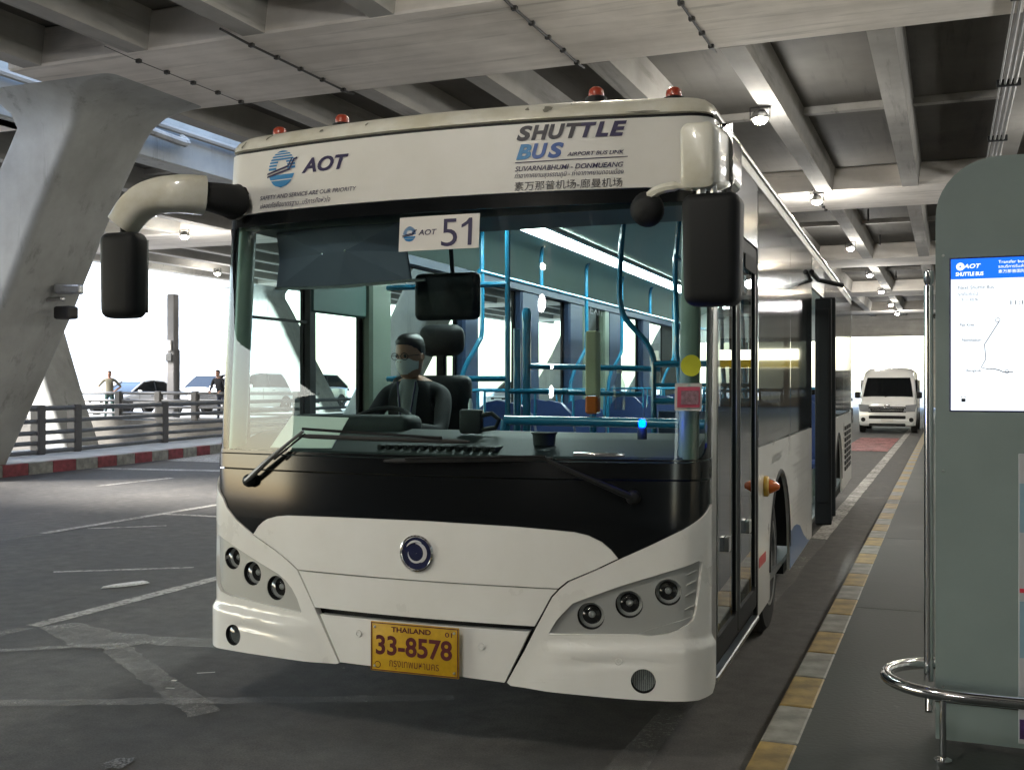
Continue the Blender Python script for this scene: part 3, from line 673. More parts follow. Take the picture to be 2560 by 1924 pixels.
# ---- hood flaps and bumpers
hood_up = [(-.962, .921), (-.927, .964), (-.895, .988), (-.866, 1.003), (-.81, 1.018), (-.747, 1.026), (-.5, 1.033), (-.264, 1.037), (.0, 1.039), (.206, 1.036), (.45, 1.030), (.635, 1.020), (.72, 1.014), (.78, 1.002), (.84, .975), (.88, .942), (.911, .905), (.81, .855), (.689, .800), (.648, .766), (-.672, .770), (-.712, .797), (-.812, .853)]
hood_lo = [(-.670, .764), (.645, .761), (.614, .728), (.584, .67), (.541, .594), (-.572, .598), (-.618, .68)]
fpanel('hood_flap', hood_up, M_BUSW, bus, off=.005, depth=.03)
fpanel('lower_flap', hood_lo, M_BUSW, bus, off=.005, depth=.03)
fpanel('bumper_centre', [(-.548, .567), (.517, .568), (.466, .462), (.402, .334), (.2, .344), (0, .348), (-.2, .350), (-.43, .350)], M_BUSW, bus, off=-.001, depth=.04)
clR = [(.602, .562), (.64, .625), (.678, .667), (.712, .703), (.80, .739), (.929, .789), (1.1, .845), (1.262, .899), (1.284, .893), (1.266, .77), (1.247, .669), (1.235, .645), (1.21, .626), (1.17, .603), (1.126, .586), (1.053, .574), (.997, .577), (.816, .570)]
clL = [(-.653, .562), (-.683, .630), (-.715, .675), (-.755, .712), (-.80, .738), (-.94, .790), (-1.06, .836), (-1.20, .893), (-1.275, .905), (-1.30, .895), (-1.28, .75), (-1.255, .655), (-1.2, .615), (-1.13, .598), (-1.045, .592), (-.9, .580), (-.8, .571)]
def ledge(sg):
    def f(s, z):
        a = abs(s)
        # ledge line climbs gently toward the corner; bumper swells below it
        zl = .535+.03*max(0, (a-.75))/.6; t = max(0, min(1, (zl-z)/.036)); t = t*t*(3-2*t)
        ins = max(0, min(1, (a-(.47+.45*(z-.33)))/.16)); ins = ins*ins*(3-2*ins)
        o = .019*t*ins
        # soft crease under the fog lamp line
        zc = .455-.10*max(0, .86-a)-.05*max(0, .72-a)+.03*(a-.86); c = max(0, 1-abs(z-zc)/.022); fade = max(0, min(1, (a-.62)/.12))*max(0, min(1, (1.16-a)/.2))
        o -= .009*c*c*(3-2*c)*fade
        return o
    return f
def swell(s, z): return ledge(1)(s, z)
botR = [(.912, .899), (.816, .851), (.695, .796), (.655, .762), (.622, .726), (.592, .67), (.546, .583), (.495, .482), (.414, .336), (.432, .323), (.6, .314), (.84, .305), (1.0, .300), (1.14, .300), (1.25, .303), (1.33, .318), (1.362, .35), (1.372, .40), (1.372, 1.135), (1.351, 1.125), (1.294, 1.090), (1.2, 1.040), (1.041, .960)]
botL = [(-.964, .915), (-.812, .846), (-.722, .794), (-.682, .766), (-.668, .742), (-.575, .588), (-.436, .346), (-.455, .340), (-.6, .337), (-.806, .335), (-1.0, .332), (-1.197, .33), (-1.30, .335), (-1.355, .36), (-1.372, .41), (-1.372, 1.22), (-1.30, 1.17), (-1.24, 1.13), (-1.18, 1.085), (-1.154, 1.040), (-1.087, .986)]
fogR = circ(1.021, .382, .053); fogL = circ(-1.086, .409, .052)
cor = fpanel('bumper_corner', botR, M_BUSW, bus, [clR[::-1], fogR], off=.003, depth=.04, zstep=.018, rel=swell)
cor2 = fpanel('bumper_corner', botL, M_BUSW, bus, [clL[::-1], fogL], off=.003, depth=.04, zstep=.018, rel=swell)
for cl, lamps in ((clR, [(.79, .647, .060), (.958, .704, .060), (1.128, .762, .058)]), (clL, [(-.829, .664, .060), (-.988, .721, .060), (-1.128, .785, .056)])):
    hc = fpanel('headlight_cluster', cl, M_SILV, bus, [circ(a, b, r) for a, b, r in lamps], off=-.014, depth=.02)
    for a, b, r in lamps:
        m4 = frame_at(a, b, -.016)
        h = MB().lathe([(r*1.02, .001), (r*.985, -.004), (r*.93, -.040), (r*.90, -.045)], 28, m4, False).build('bezel', M_BLKM, hc, True, 60)
        MB().lathe([(r*.93, -.030), (r*.75, -.038), (r*.5, -.050), (r*.28, -.058), (r*.27, -.040), (r*.2, -.034), (.001, -.032)], 28, m4, False).build('reflector', M_REFL, hc, True, 60)
        MB().lathe([(r*.90, -.026), (r*.78, -.010), (r*.55, .002), (r*.28, .008), (.001, .010)], 28, m4, False).build('lens', M_LENS, hc, True, 80)
for a, b, r in ((1.021, .382, .053), (-1.086, .409, .052)):
    m4 = frame_at(a, b, .021)
    fl = MB().lathe([(r*1.0, .0), (r*.96, -.02), (r*.94, -.05)], 24, m4, False).build('fog_lamp', M_BLKM, bus, True)
    MB().lathe([(r*.95, -.03), (r*.6, -.040), (.001, -.043)], 24, m4, False).build('reflector', pbr('fog_reflector', (.62, .63, .62), .5), fl, True)
    q = MB().lathe([(r*.95, -.012), (r*.7, -.004), (r*.3, .001), (.001, .002)], 24, m4, False).build('lens', M_LENS, fl, True, 80)
    k_ = MB()
    for i in range(-5, 6):
        hh = math.sqrt(max(0, 1-(i/6)**2))*r*.86; k_.box(i*r/6.2-.0012, i*r/6.2+.0012, -hh, hh, -.022, -.014, m4)
    k_.build('rib', M_LENS, fl)
for a, b, o_ in ((.914, .462, .016), (-1.012, .487, .018), (.293, .488, .001), (-.327, .496, .001)):
    MB().lathe([(.0165, 0), (.016, .004), (.011, .005), (.0105, .002), (.001, .002)], 16, frame_at(a, b, o_), True).build('parking_sensor', M_BUSW, bus, True, 30)
# louvre ribs cast into the outer end of the right cluster
for i, (a, b) in enumerate([(1.262, .85), (1.258, .805), (1.254, .76), (1.25, .70)]):
    MB().tube([P(a-.05, b-.014, -.014), P(a-.02, b, -.009), P(a, b+.006, -.010)], [.003, .006, .005], 6).build('louvre', M_SILV, bus, True)
fpanel('cluster_step', [(1.0, .580), (1.05, .60), (1.24, .66), (1.232, .648), (1.21, .63), (1.17, .606), (1.126, .59), (1.053, .576)], M_SILV, bus, off=-.006, depth=.01)
# ---- maker's badge: navy disc, chrome rim, swirling crescent
bd = MB().lathe([(.084, 0), (.084, .010), (.078, .015), (.074, .012), (.072, .006)], 40, frame_at(-.018, .891, .005), False).build('badge', M_CHR, bus, True, 50)
m4 = frame_at(-.018, .891, .013)
MB().lathe([(.074, .0), (.001, .001)], 36, m4, False).build('badge_disc', pbr('badge_navy', (.012, .016, .06), .2, coat=1), bd, True)
def cres(a0, a1, r0, w, n=22, off=0):
    o = []; i_ = []
    for k in range(n+1):
        t = k/n; a = R(a0+(a1-a0)*t); ww = w*math.sin(math.pi*min(1, t*1.0))**.7; o.append(((r0+ww/2)*math.cos(a), (r0+ww/2)*math.sin(a))); i_.append(((r0-ww/2)*math.cos(a), (r0-ww/2)*math.sin(a)))
    return o+i_[::-1][1:-1]
for q in (cres(170, 400, .040, .010), cres(-60, 95, .047, .016), cres(60, 150, .056, .010)):
    k_ = MB(); k_.loft([[m4 @ Vector((x, y, .0015)) for x, y in q], [m4 @ Vector((x*.99, y*.99, .005)) for x, y in q]]); k_.build('badge_swirl', pbr('badge_silver', (.85, .85, .88), .35, metal=.6), bd)
# ---- number plate
def on(m4): return lambda a, b: m4 @ Vector((a, b, 0))
m4 = frame_at(-.022, .455, .022)
pl = MB().rbox(-.223, .223, -.114, .114, 0, .006, .004, 2, m4).build('number_plate', M_YPL, bus, True)
k_ = MB(); 
for x0, x1, y0, y1 in ((-.219, .219, .106, .110), (-.219, .219, -.110, -.106), (-.219, -.215, -.106, .106), (.215, .219, -.106, .106)): k_.box(x0, x1, y0, y1, .006, .0085, m4)
k_.build('plate_border', M_MAROON, pl)
m5 = frame_at(-.022, .455, .0295)
flat_text('lettering', 'THAILAND', M_MAROON, pl, on(m5), -.115, .072, .20, .024, 0, .03)
flat_text('lettering', '01', M_MAROON, pl, on(m5), .155, .069, .035, .022, 0, .012)
flat_text('lettering', '33-8578', M_MAROON, pl, on(m5), -.195, -.038, .385, .092, 0, .028)
flat_text('lettering', 'กรุงเทพมหานคร', M_MAROON, pl, on(m5), -.125, -.100, .25, .042, 0, -.004)
for x, y in ((-.2, .09), (.2, .09), (.2, -.09), (-.2, -.09)): MB().lathe([(.006, .006), (.006, .010), (.001, .011)], 10, m4 @ Matrix.Translation((x, y, 0))).build('screw', M_STEEL, pl)
flat_poly('seal_stamp', [circ(-.185, -.083, .016)], M_MAROON, pl, on(m5)); flat_poly('seal_stamp', [circ(-.185, -.083, .0125)], M_YPL, pl, on(frame_at(-.022, .455, .0305)))
# ---- fleet number card behind the glass
m4 = P
fpanel('number_card', [(-.170, 2.289), (.237, 2.291), (.237, 2.452), (-.170, 2.451)], M_SIGNW, bus, off=.002, depth=.004)
ft('lettering', '5', M_NAVY, .050, 2.303, .080, .130, 0, .0, .004)
flat_poly('lettering', [[(.183, 2.305), (.202, 2.305), (.202, 2.433), (.187, 2.433), (.172, 2.416), (.150, 2.403), (.150, 2.388), (.170, 2.396), (.183, 2.405)]], M_NAVY, bus, fp(.004))
ft('lettering', 'AOT', M_NAVY, -.068, 2.362, .094, .026, .2, .01, .004)
roundel(fp(.004), -.115, 2.370, .034, bus, .036)
flat_poly('sticker', [circ(1.215, 1.745, .047)], M_YST, bus, fp(.003)); flat_poly('sticker', [rr(1.145, 1.268, 1.548, 1.668, .006)], M_SIGNW, bus, fp(.003))
flat_poly('sticker_print', [rr(1.156, 1.257, 1.562, 1.652, .003)], M_PINK, bus, fp(.0045)); flat_poly('sticker_print', [rr(1.172, 1.250, 1.575, 1.635, .003)], pbr('sticker_print_grey', (.42, .25, .30), .5, noise=.5, nscale=60), bus, fp(.006))
# ---- wipers
def wiper(piv, elbow, blade0, blade1, parent):
    t = MB()
    w = MB().lathe([(.033, 0), (.033, .018), (.026, .034), (.012, .040), (.001, .041)], 20, frame_at(*piv, .0)).build('wiper', M_BLKM, parent, True, 50)
    a, b_ = Vector((*piv, 0)), Vector((*elbow, 0)); ps = [P(a.x+(b_.x-a.x)*k/6, a.y+(b_.y-a.y)*k/6, .030+.012*math.sin(math.pi*k/6)) for k in range(7)]
    MB().tube(ps, [.015, .015, .014, .012, .009, .008, .008], 8).build('wiper_arm', pbr('wiper_grey', (.16, .16, .16), .4, metal=.4) if piv[0] < 0 else M_BLKM, w, True)
    MB().tube([p+Vector((.012, -.004, -.014)) for p in ps[3:]], .005, 6).build('wiper_rod', M_BLKM, w, True)
    n = 12; MB().tube([P(blade0[0]+(blade1[0]-blade0[0])*k/n, blade0[1]+(blade1[1]-blade0[1])*k/n, .024) for k in range(n+1)], [.006]+[.011]*(n-1)+[.006], 8).build('wiper_blade', M_RUB, w, True)
    MB().tube([P(elbow[0]+(blade1[0]-elbow[0])*k/4*.85, elbow[1]-.001+(blade1[1]-elbow[1])*k/4*.85+.012, .038) for k in range(5)], .007, 6).build('wiper_bridge', M_BLKM, w, True)
    return w
wiper((-.992, 1.185), (-.645, 1.438), (-.69, 1.414), (.235, 1.404), bus)
wiper((.975, 1.172), (.590, 1.334), (.62, 1.336), (-.19, 1.308), bus)
# ---- beacons on the roof
for x, y in ((-1.10, .55), (-.69, .50), (.70, .46), (1.06, .52)):
    mt = Matrix.Translation((x, y, 2.965+(.02 if abs(x) < .9 else 0)))
    q = MB().lathe([(.052, -.01), (.052, .035), (.040, .042)], 18, mt).build('beacon', M_BLKM, bus, True)
    MB().lathe([(.036, .04), (.038, .052), (.034, .074), (.020, .086), (.001, .089)], 18, mt).build('beacon_lens', M_BEAC, q, True, 60)
# ---- mirrors
ml = thing('m', None, None); ml.name = 'left_mirror'; ml.parent = bus; ml.name = 'mirror_arm'
pts = spline([(-1.16, .36, 2.60), (-1.17, .10, 2.60), (-1.26, -.03, 2.605), (-1.40, -.08, 2.595), (-1.50, -.11, 2.545), (-1.575, -.13, 2.45)], 6)
def elarm(pts, w, h):
    m_ = MB(); rings = []
    for i, p in enumerate(pts):
        d = (pts[min(i+1, len(pts)-1)]-pts[max(i-1, 0)]).normalized(); sidev = Vector((0, 1, 0)); sidev = (sidev-d*sidev.dot(d)).normalized(); u = d.cross(sidev)
        t = i/(len(pts)-1); hh = h*(1-.28*t); ww = w*(1-.2*t)
        rings.append([p+u*hh*(abs(math.cos(a))**.7*math.copysign(1, math.cos(a)))+sidev*ww*(abs(math.sin(a))**.7*math.copysign(1, math.sin(a))) for a in [2*math.pi*k/20 for k in range(20)]])
    m_.loft(rings); return m_
elarm(pts[:10], .092, .094).build('arm_boot', M_RUB, ml, True, 60); elarm(pts[9:], .094, .098).build('arm_shell', M_BUSR, ml, True, 60)
MB().tube([(-1.57, -.13, 2.47), (-1.57, -.13, 2.36)], .014, 8).build('arm_rod', M_BLKM, ml, True)
def mirror(x0, x1, yf, yb, z0, z1, parent, nm='mirror_head', taper=.01):
    k_ = MB(); k_.rbox(x0, x1, yf, yb, z0, z1, .045, 4)
    k_.v = [(x+(.5*(x0+x1)-x)*(.06 if z < (z0+z1)/2 else 0), y, z) for x, y, z in k_.v]
    q = k_.build(nm, M_BLKM, parent, True, 60)
    MB().rbox(x0+.02, x1-.02, yb-.002, yb+.006, z0+.03, z1-.03, .002, 1).build('mirror_glass', M_CHR, q)
    return q
mirror(-1.675, -1.455, -.20, -.06, 1.99, 2.415, ml)
mr = thing('m', None, None); mr.name = 'mirror_arm'; mr.parent = bus
# right arm: tall white casing standing forward of the corner
rg = []
for y, x0, x1, z0, z1 in ((-.27, 1.262, 1.375, 2.455, 2.680), (-.26, 1.250, 1.387, 2.435, 2.690), (-.16, 1.252, 1.392, 2.44, 2.70), (-.02, 1.26, 1.40, 2.46, 2.71), (.15, 1.25, 1.40, 2.50, 2.72), (.36, 1.23, 1.37, 2.54, 2.73)):
    c_ = rr(x0, x1, z0, z1, .035, 4); rg.append([Vector((a, y, b)) for a, b in c_])
MB().loft(rg).build('arm_shell', M_BUSR, mr, True, 60)
MB().loft([[Vector((a, y, b)) for a, b in rr(x0, x1, z0, z1, .05, 4)] for y, x0, x1, z0, z1 in ((.0, 1.365, 1.40, 2.50, 2.74), (.34, 1.30, 1.40, 2.50, 2.75))]).build('arm_trim', M_CHR, mr, True, 60)
MB().tube([(1.32, -.2, 2.46), (1.32, -.2, 2.40)], .02, 8).tube([(1.37, -.2, 2.46), (1.37, -.2, 2.40)], .014, 8).build('arm_rod', M_STEEL, mr, True)
mirror(1.245, 1.478, -.25, -.07, 1.975, 2.42, mr)
MB().tube(spline([(1.29, -.22, 2.44), (1.22, -.22, 2.452), (1.15, -.2, 2.445), (1.10, -.18, 2.42)], 4), [.012]*4+[.02]*5+[.022]*4, 8).build('arm_stalk', M_BUSR, mr, True)
k_ = MB(); k_.lathe([(.001, .05), (.05, .045), (.08, .02), (.085, -.0), (.08, -.01), (.001, -.012)], 22, Matrix.Translation((1.095, -.165, 2.375)) @ Matrix.Scale(.86, 4) @ Matrix.Rotation(R(35), 4, 'Y') @ Matrix.Rotation(R(105), 4, 'X')); k_.build('kerb_mirror', M_BLKM, mr, True, 60)

# ---- flanks
def side(xs):   # surface of the flank: (y,z,off)
    return lambda y, z, off=0: Vector((xs*(1.275+off), y, z))
def spanel(name, outer, mat, parent, xs=1, holes=(), off=0, depth=.02, rel=None):
    loops = [[Vector((a, b_, 0)) for a, b_ in outer]]+[[Vector((a, b_, 0)) for a, b_ in h] for h in holes]
    flat = [p for l_ in loops for p in l_]; fn = side(xs); fs = [tuple(t) for t in tessellate_polygon(loops)]
    vs = [fn(p.x, p.y, off) for p in flat]; k = len(vs); vs += [fn(p.x, p.y, off-depth) for p in flat]; i0 = 0
    if depth:
        fs += [tuple(i+k for i in t) for t in fs]
        for l_ in loops:
            n = len(l_); fs += [(i0+i, i0+(i+1) % n, i0+(i+1) % n+k, i0+i+k) for i in range(n)]; i0 += n
    m_ = MB(); m_.v = [tuple(v) for v in vs]; m_.f = fs
    return m_.build(name, mat, parent)
def archcut(yc, r, n=14): return [(yc+r*math.cos(R(180-180*i/n)), .50+r*math.sin(R(180-180*i/n))) for i in range(n+1)]
WY = 2.93; WR = 8.95
def ysf(z): return YCOR+.82*yo(z)+.002
# kerb side: lower panels, window bands, doors
low1 = [(1.83, .33), (WY-.585, .33)]+archcut(WY, .57)+[(WY+.585, .33), (5.30, .33), (5.30, 1.285), (1.83, 1.30)]
low1 = [(1.83, .33), (WY-.57, .33)]+archcut(WY, .57)+[(WY+.57, .33), (5.30, .33), (5.30, 1.285), (1.83, 1.30)]
spanel('side_panel', low1, M_BUSW, bus)
spanel('side_panel', [(6.72, .33), (WR-.57, .33)]+archcut(WR, .57)+[(WR+.57, .33), (BUSL-.22, .33), (BUSL-.22, 1.28), (6.72, 1.285)], M_BUSW, bus)
spanel('window_backing', [(1.80, 1.28), (5.32, 1.28), (5.32, 2.80), (1.80, 2.80)], M_BLKM, bus, holes=[rr(1.90, 3.5, 1.34, 2.48, .04), rr(3.62, 5.22, 1.34, 2.48, .04)], off=-.02)
spanel('window_backing', [(6.70, 1.28), (BUSL-.22, 1.28), (BUSL-.22, 2.80), (6.70, 2.80)], M_BLKM, bus, holes=[rr(6.82, 8.3, 1.34, 2.48, .04), rr(8.42, 9.9, 1.34, 2.48, .04), rr(10.02, 11.5, 1.34, 2.48, .04)], off=-.02)
for a, b in ((1.83, 3.555), (3.565, 5.29), (6.74, 8.355), (8.365, 9.955), (9.965, 11.6)):
    spanel('window', rr(a, b, 1.305, 2.795, .015), M_SIDEG, bus, off=0, depth=0)
spanel('cant_rail', [(ysf(2.8), 2.805), (BUSL-.22, 2.805), (BUSL-.22, 2.872), (ysf(2.87), 2.872)], M_BUSR, bus)
spanel('gutter', [(.35, 2.868), (BUSL-.22, 2.868), (BUSL-.22, 2.882), (.35, 2.882)], M_STEEL, bus, off=.012, depth=.014)
spanel('door_header', [(ysf(2.44), 2.44), (1.80, 2.44), (1.80, 2.80), (ysf(2.8), 2.80)], M_BLKG, bus)
spanel('front_post', [(.285, .34), (.405, .34), (.425, 2.44), (ysf(2.44), 2.44), (ysf(1.8), 1.8), (ysf(1.2), 1.2)], M_ALU, bus, off=.002)
spanel('door_post', [(1.785, .33), (1.83, .33), (1.83, 2.44), (1.785, 2.44)], M_BLKM, bus, off=-.002)
def door(y0, y1, z0=.40, z1=2.43, gm=M_DOORG, handle=True):
    d = spanel('door_leaf', rr(y0, y1, z0, z1, .03), M_BLKM, bus, holes=[rr(y0+.055, y1-.055, z0+.10, z1-.07, .04)], off=-.004, depth=.035)
    spanel('door_glass', rr(y0+.04, y1-.04, z0+.08, z1-.05, .03), gm, d, off=-.014, depth=0)
    for yy in (y0+.052, y1-.060): spanel('door_trim', [(yy, z0+.12), (yy+.008, z0+.12), (yy+.008, z1-.09), (yy, z1-.09)], M_STEEL, d, off=-.001, depth=.004)
    if handle: spanel('latch', rr((y0+y1)/2-.03, (y0+y1)/2+.05, .86, .93, .01), M_STEEL, d, off=.008, depth=.02)
    return d
door(.41, 1.085); door(1.095, 1.78)
spanel('door_vent', rr(1.30, 1.72, 2.28, 2.36, .02), M_RUB, bus, off=.004, depth=.008)
MB().rbox(1.24, 1.285, .40, 1.80, .315, .345, .006, 1).build('door_sill', M_STEEL, bus)
# middle doorway: open, black leaves folded outwards
MB().box(1.255, 1.272, 5.30, 5.34, .33, 2.66).box(1.255, 1.272, 6.66, 6.70, .33, 2.66).build('door_jamb', M_BLKM, bus)
ol = MB().rbox(1.275, 1.42, 5.62, 5.665, .40, 2.44, .012, 2).build('door_leaf', M_BLKM, bus)
MB().rbox(1.30, 1.40, 5.612, 5.62, .60, 2.35, .004, 1).build('door_glass', M_BLKM, ol)
ol = MB().rbox(1.275, 1.41, 6.30, 6.345, .40, 2.50, .012, 2).build('door_leaf', M_BLKM, bus)
MB().rbox(1.30, 1.38, 6.29, 6.30, .60, 2.30, .004, 1).build('door_glass', M_BLKM, ol)
spanel('door_header', [(5.32, 2.52), (6.70, 2.52), (6.70, 2.80), (5.32, 2.80)], M_BLKG, bus)
MB().tube([(1.30, 5.5, 2.60), (1.52, 5.62, 2.55)], .02, 8).tube([(1.30, 5.0, 2.62), (1.31, 5.5, 2.60)], .022, 8).build('door_linkage', M_BLKM, bus, True)
# marker lamp, blue swoosh, stripes on the flank
m4 = Matrix.Translation((1.276, 2.10, 1.055)) @ Matrix.Rotation(R(90), 4, 'Y')
q = MB().lathe([(.062, 0), (.062, .02), (.05, .03)], 20, m4).build('marker_lamp', pbr('amber_base', (.70, .42, .06), .3, coat=.6), bus, True, 50)
MB().lathe([(.045, .028), (.040, .045), (.018, .085), (.001, .09)], 20, m4).build('marker_lens', M_ORAN, q, True, 60)
spanel('blue_swoosh', [(3.52, .335), (5.1, .335), (4.9, .36), (4.55, .45), (4.25, .56), (4.0, .60), (3.8, .61), (3.6, .60), (3.5, .62)], M_BODYB, bus, off=.002, depth=.002)
spanel('red_stripe', rr(1.86, 2.16, .60, .66, .01), M_REDST, bus, off=.002, depth=.002)
flat_text('lettering', 'SUNLONG', M_STEEL, bus, lambda a, b: Vector((1.278, a, b)), 2.45, 1.165, .52, .055, .2, .02)
M_SMALL = pbr('small_print', (.36, .36, .35), .5)
k_ = []
for zz, y0, y1 in ((1.17, 3.9, 4.3), (1.13, 3.9, 4.2), (1.05, 3.75, 4.9), (1.0, 3.75, 4.6), (.95, 3.75, 5.0), (.80, 3.7, 5.1), (.76, 3.7, 4.9), (.72, 3.7, 5.0), (1.20, 4.8, 5.2), (.68, 3.7, 4.4)):
    y = y0
    while y < y1: L = .05+.09*random.random(); k_.append([(y, zz), (y+L, zz), (y+L, zz+.02), (y, zz+.02)]); y += L+.03
flat_poly('small_print', k_, M_SMALL, bus, lambda a, b: Vector((1.2775, a, b)))
for y in (10.1, 10.55, 11.0):
    k_ = MB()
    for i in range(8): k_.rbox(1.274, 1.288, y, y+.38, .55+i*.075, .60+i*.075, .003, 1)
    k_.build('engine_louvre', M_BLKM, bus)
# road side (far flank)
spanel('side_panel', [(YCOR, .33), (WY-.57, .33)]+archcut(WY, .57)+[(WY+.57, .33), (WR-.57, .33)]+archcut(WR, .57)+[(WR+.57, .33), (BUSL-.22, .33), (BUSL-.22, 1.27), (1.78, 1.27), (1.78, 1.12), (YCOR, 1.12)], M_BUSW, bus, -1)
lw = [(.50, 1.04, 1.24, 2.50), (1.14, 1.72, 1.24, 2.50), (2.05, 3.28, 1.30, 2.50), (3.58, 4.60, 1.30, 2.50), (5.08, 6.04, 1.30, 2.50), (6.72, 7.36, 1.30, 2.50), (8.11, 9.2, 1.30, 2.50), (9.6, 10.7, 1.30, 2.50)]
spanel('window_frame', [(ysf(1.12), 1.12), (1.78, 1.12), (1.78, 1.27), (BUSL-.22, 1.27), (BUSL-.22, 2.872), (ysf(2.87), 2.872), (ysf(2.0), 2.0)], M_BLKM, bus, -1, holes=[rr(a, b, c, d, .03) for a, b, c, d in lw])
for a, b, c, d in lw: spanel('window', rr(a-.02, b+.02, c-.02, d+.02, .03), M_LEFTG, bus, -1, off=-.012, depth=0)
MB().box(-1.24, 1.24, BUSL-.02, BUSL, .35, 1.4).box(-1.24, 1.24, BUSL-.02, BUSL, 2.3, 2.88).box(-1.24, -.95, BUSL-.02, BUSL, 1.4, 2.3).box(.95, 1.24, BUSL-.02, BUSL, 1.4, 2.3).build('rear_panel', M_BUSW, bus)
for xs in (-1, 1):
    rg = []
    for z in (.35, 2.88): rg.append([Vector((xs*(1.275-.25+.25*math.cos(R(a))), BUSL-.25+.25*math.sin(R(a)), z)) for a in (0, 22.5, 45, 67.5, 90)])
    MB().loft(rg, False, False).build('rear_corner', M_BUSW, bus, True)
# under body
MB().box(-1.22, 1.22, .35, 2.3, .30, .36).box(-.9, .9, 2.3, 3.6, .28, .36).box(-1.22, 1.22, 3.6, BUSL-.1, .28, .36).build('chassis', M_BLKM, bus)
for wy in (WY, WR):
    for xs in (-1, 1):
        w = MB().lathe([(.30, 0), (.38, -.01), (.44, .01), (.478, .05), (.48, .14), (.478, .23), (.44, .27), (.3, .28)], 36, Matrix.Translation((xs*.93, wy, .48)) @ Matrix.Rotation(R(90*xs), 4, 'Y'), False).build('wheel', M_TYRE, bus, True, 40)
        mm = Matrix.Translation((xs*.93, wy, .48)) @ Matrix.Rotation(R(90*xs), 4, 'Y')
        MB().lathe([(.30, .25), (.295, .28), (.275, .275), (.27, .20), (.20, .16), (.15, .17), (.14, .26), (.09, .28), (.001, .28)], 32, mm, False).build('rim', M_RIM, w, True, 35)
        k_ = MB()
        for i in range(10): k_.lathe([(.012, .16), (.012, .20), (.001, .205)], 8, mm @ Matrix.Rotation(R(36*i), 4, 'Z') @ Matrix.Translation((.18, 0, 0)))
        for i in range(10): k_.lathe([(.022, .212), (.001, .213)], 10, mm @ Matrix.Rotation(R(36*i+18), 4, 'Z') @ Matrix.Translation((.235, 0, 0)))
        k_.build('wheel_bolt', M_BLKM, w)
        # arch liner
        rg = [[Vector((xs*x, wy+.575*math.cos(R(a)), .50+.575*math.sin(R(a)))) for a in range(0, 181, 12)] for x in (.85, 1.262)]
        MB().loft(rg, False, False).build('wheel_arch', M_RUB, bus, True)
        rg = [[Vector((xs*x, wy+r_*math.cos(R(a)), .50+r_*math.sin(R(a)))) for a in range(0, 181, 10)] for x, r_ in ((1.28, .565), (1.285, .58), (1.28, .595), (1.272, .60))]
        MB().loft(rg, False, False).build('arch_trim', M_RUB, bus, True)

# ================================================================== BUS INTERIOR
MB().box(-1.22, 1.22, .95, BUSL-.1, .36, .40).build('floor', M_FLOOR, bus)
cs = [(-1.235, 2.54), (-1.15, 2.60), (-.75, 2.78), (-.60, 2.81), (.60, 2.81), (.75, 2.78), (1.15, 2.62), (1.235, 2.56)]
rg = [[Vector((a, y, b)) for a, b in cs] for y in (.75, 4, 8, BUSL-.1)]
MB().loft(rg, False, False).build('ceiling', M_CEIL, bus, True, 25)
MB().box(-1.236, -1.15, .9, BUSL-.1, 2.50, 2.56).build('window_valance', M_PILB, bus)
for x0 in (-.52,):
    for i in range(7): MB().rbox(x0, x0+.17, 1.5+i*1.45, 1.5+i*1.45+1.30, 2.775, 2.80, .006, 1).build('ceiling_light', M_TUBE, bus)
MB().box(-.57, -.53, 1.2, 11.6, 2.77, 2.80).box(-.34, -.30, 1.2, 11.6, 2.77, 2.80).build('light_trim', M_ALU, bus)
# window pillars, cream exit panel
for a, b, m_ in ((3.28, 3.58, M_PILB), (4.60, 5.08, M_PILB), (6.04, 6.50, M_PILB), (6.52, 6.72, M_INTER), (7.36, 7.56, M_INTER), (7.56, 8.11, M_PILB), (9.2, 9.6, M_PILB), (1.74, 2.03, M_INTER)):
    MB().rbox(-1.25, -1.17, a, b, 1.2, 2.52, .02, 1).build('window_pillar', m_, bus)
flat_text('lettering', 'EXIT', M_DKGR, bus, lambda a, b: Vector((-1.165, a, b)), 6.75, 2.43, .55, .10, 0, .01)
MB().rbox(-1.245, -1.2, 1.06, 1.73, 2.09, 2.50, .01, 1).build('roller_blind', pbr('blind_green', (.035, .08, .07), .6), bus)
MB().box(-1.245, -1.21, 1.045, 1.11, 1.2, 2.5).box(-1.245, -1.225, .45, 1.04, 2.02, 2.035).build('window_bar', M_BLKM, bus)
MB().box(-1.24, -1.2, .45, 1.9, .36, 1.12).box(-1.24, -1.18, 1.9, 11.8, .36, 1.26).build('inner_lining', M_INTER, bus)
# A pillars
for xs in (-1, 1): MB().tube([P(xs*1.30, 1.30, -.09), P(xs*1.30, 2.0, -.09), P(xs*1.30, 2.55, -.09)], .045, 10).build('a_pillar', M_INTER, bus, True)
# header lining above windscreen inside
MB().box(-1.15, 1.15, .30, .75, 2.46, 2.84).build('destination_box', pbr('dest_box', (.10, .105, .10), .6), bus)
# dashboard
rg = []
for x in (-1.2, -.9, -.4, .1, .6, 1.2):
    o_ = .1*x*x; k = 1.0 if x < .3 else .8
    rg.append([Vector((x, .06+o_, 1.28)), Vector((x, .10+o_, 1.34)), Vector((x, .35+o_, 1.40)), Vector((x, .62*k+o_, 1.43)), Vector((x, .74*k+o_, 1.38)), Vector((x, .78*k+o_, .9)), Vector((x, .10+o_, .9))])
MB().loft(rg).build('dashboard', M_DASH, bus, True, 40)
k_ = MB()
for i in range(14): k_.rbox(-.30+i*.045, -.275+i*.045, .14, .30, 1.352, 1.375, .004, 1)
k_.build('demister_vent', M_BLKM, bus)
MB().rbox(-1.05, -.35, .56, .78, 1.38, 1.50, .04, 3).build('instrument_binnacle', M_DASH, bus, True)
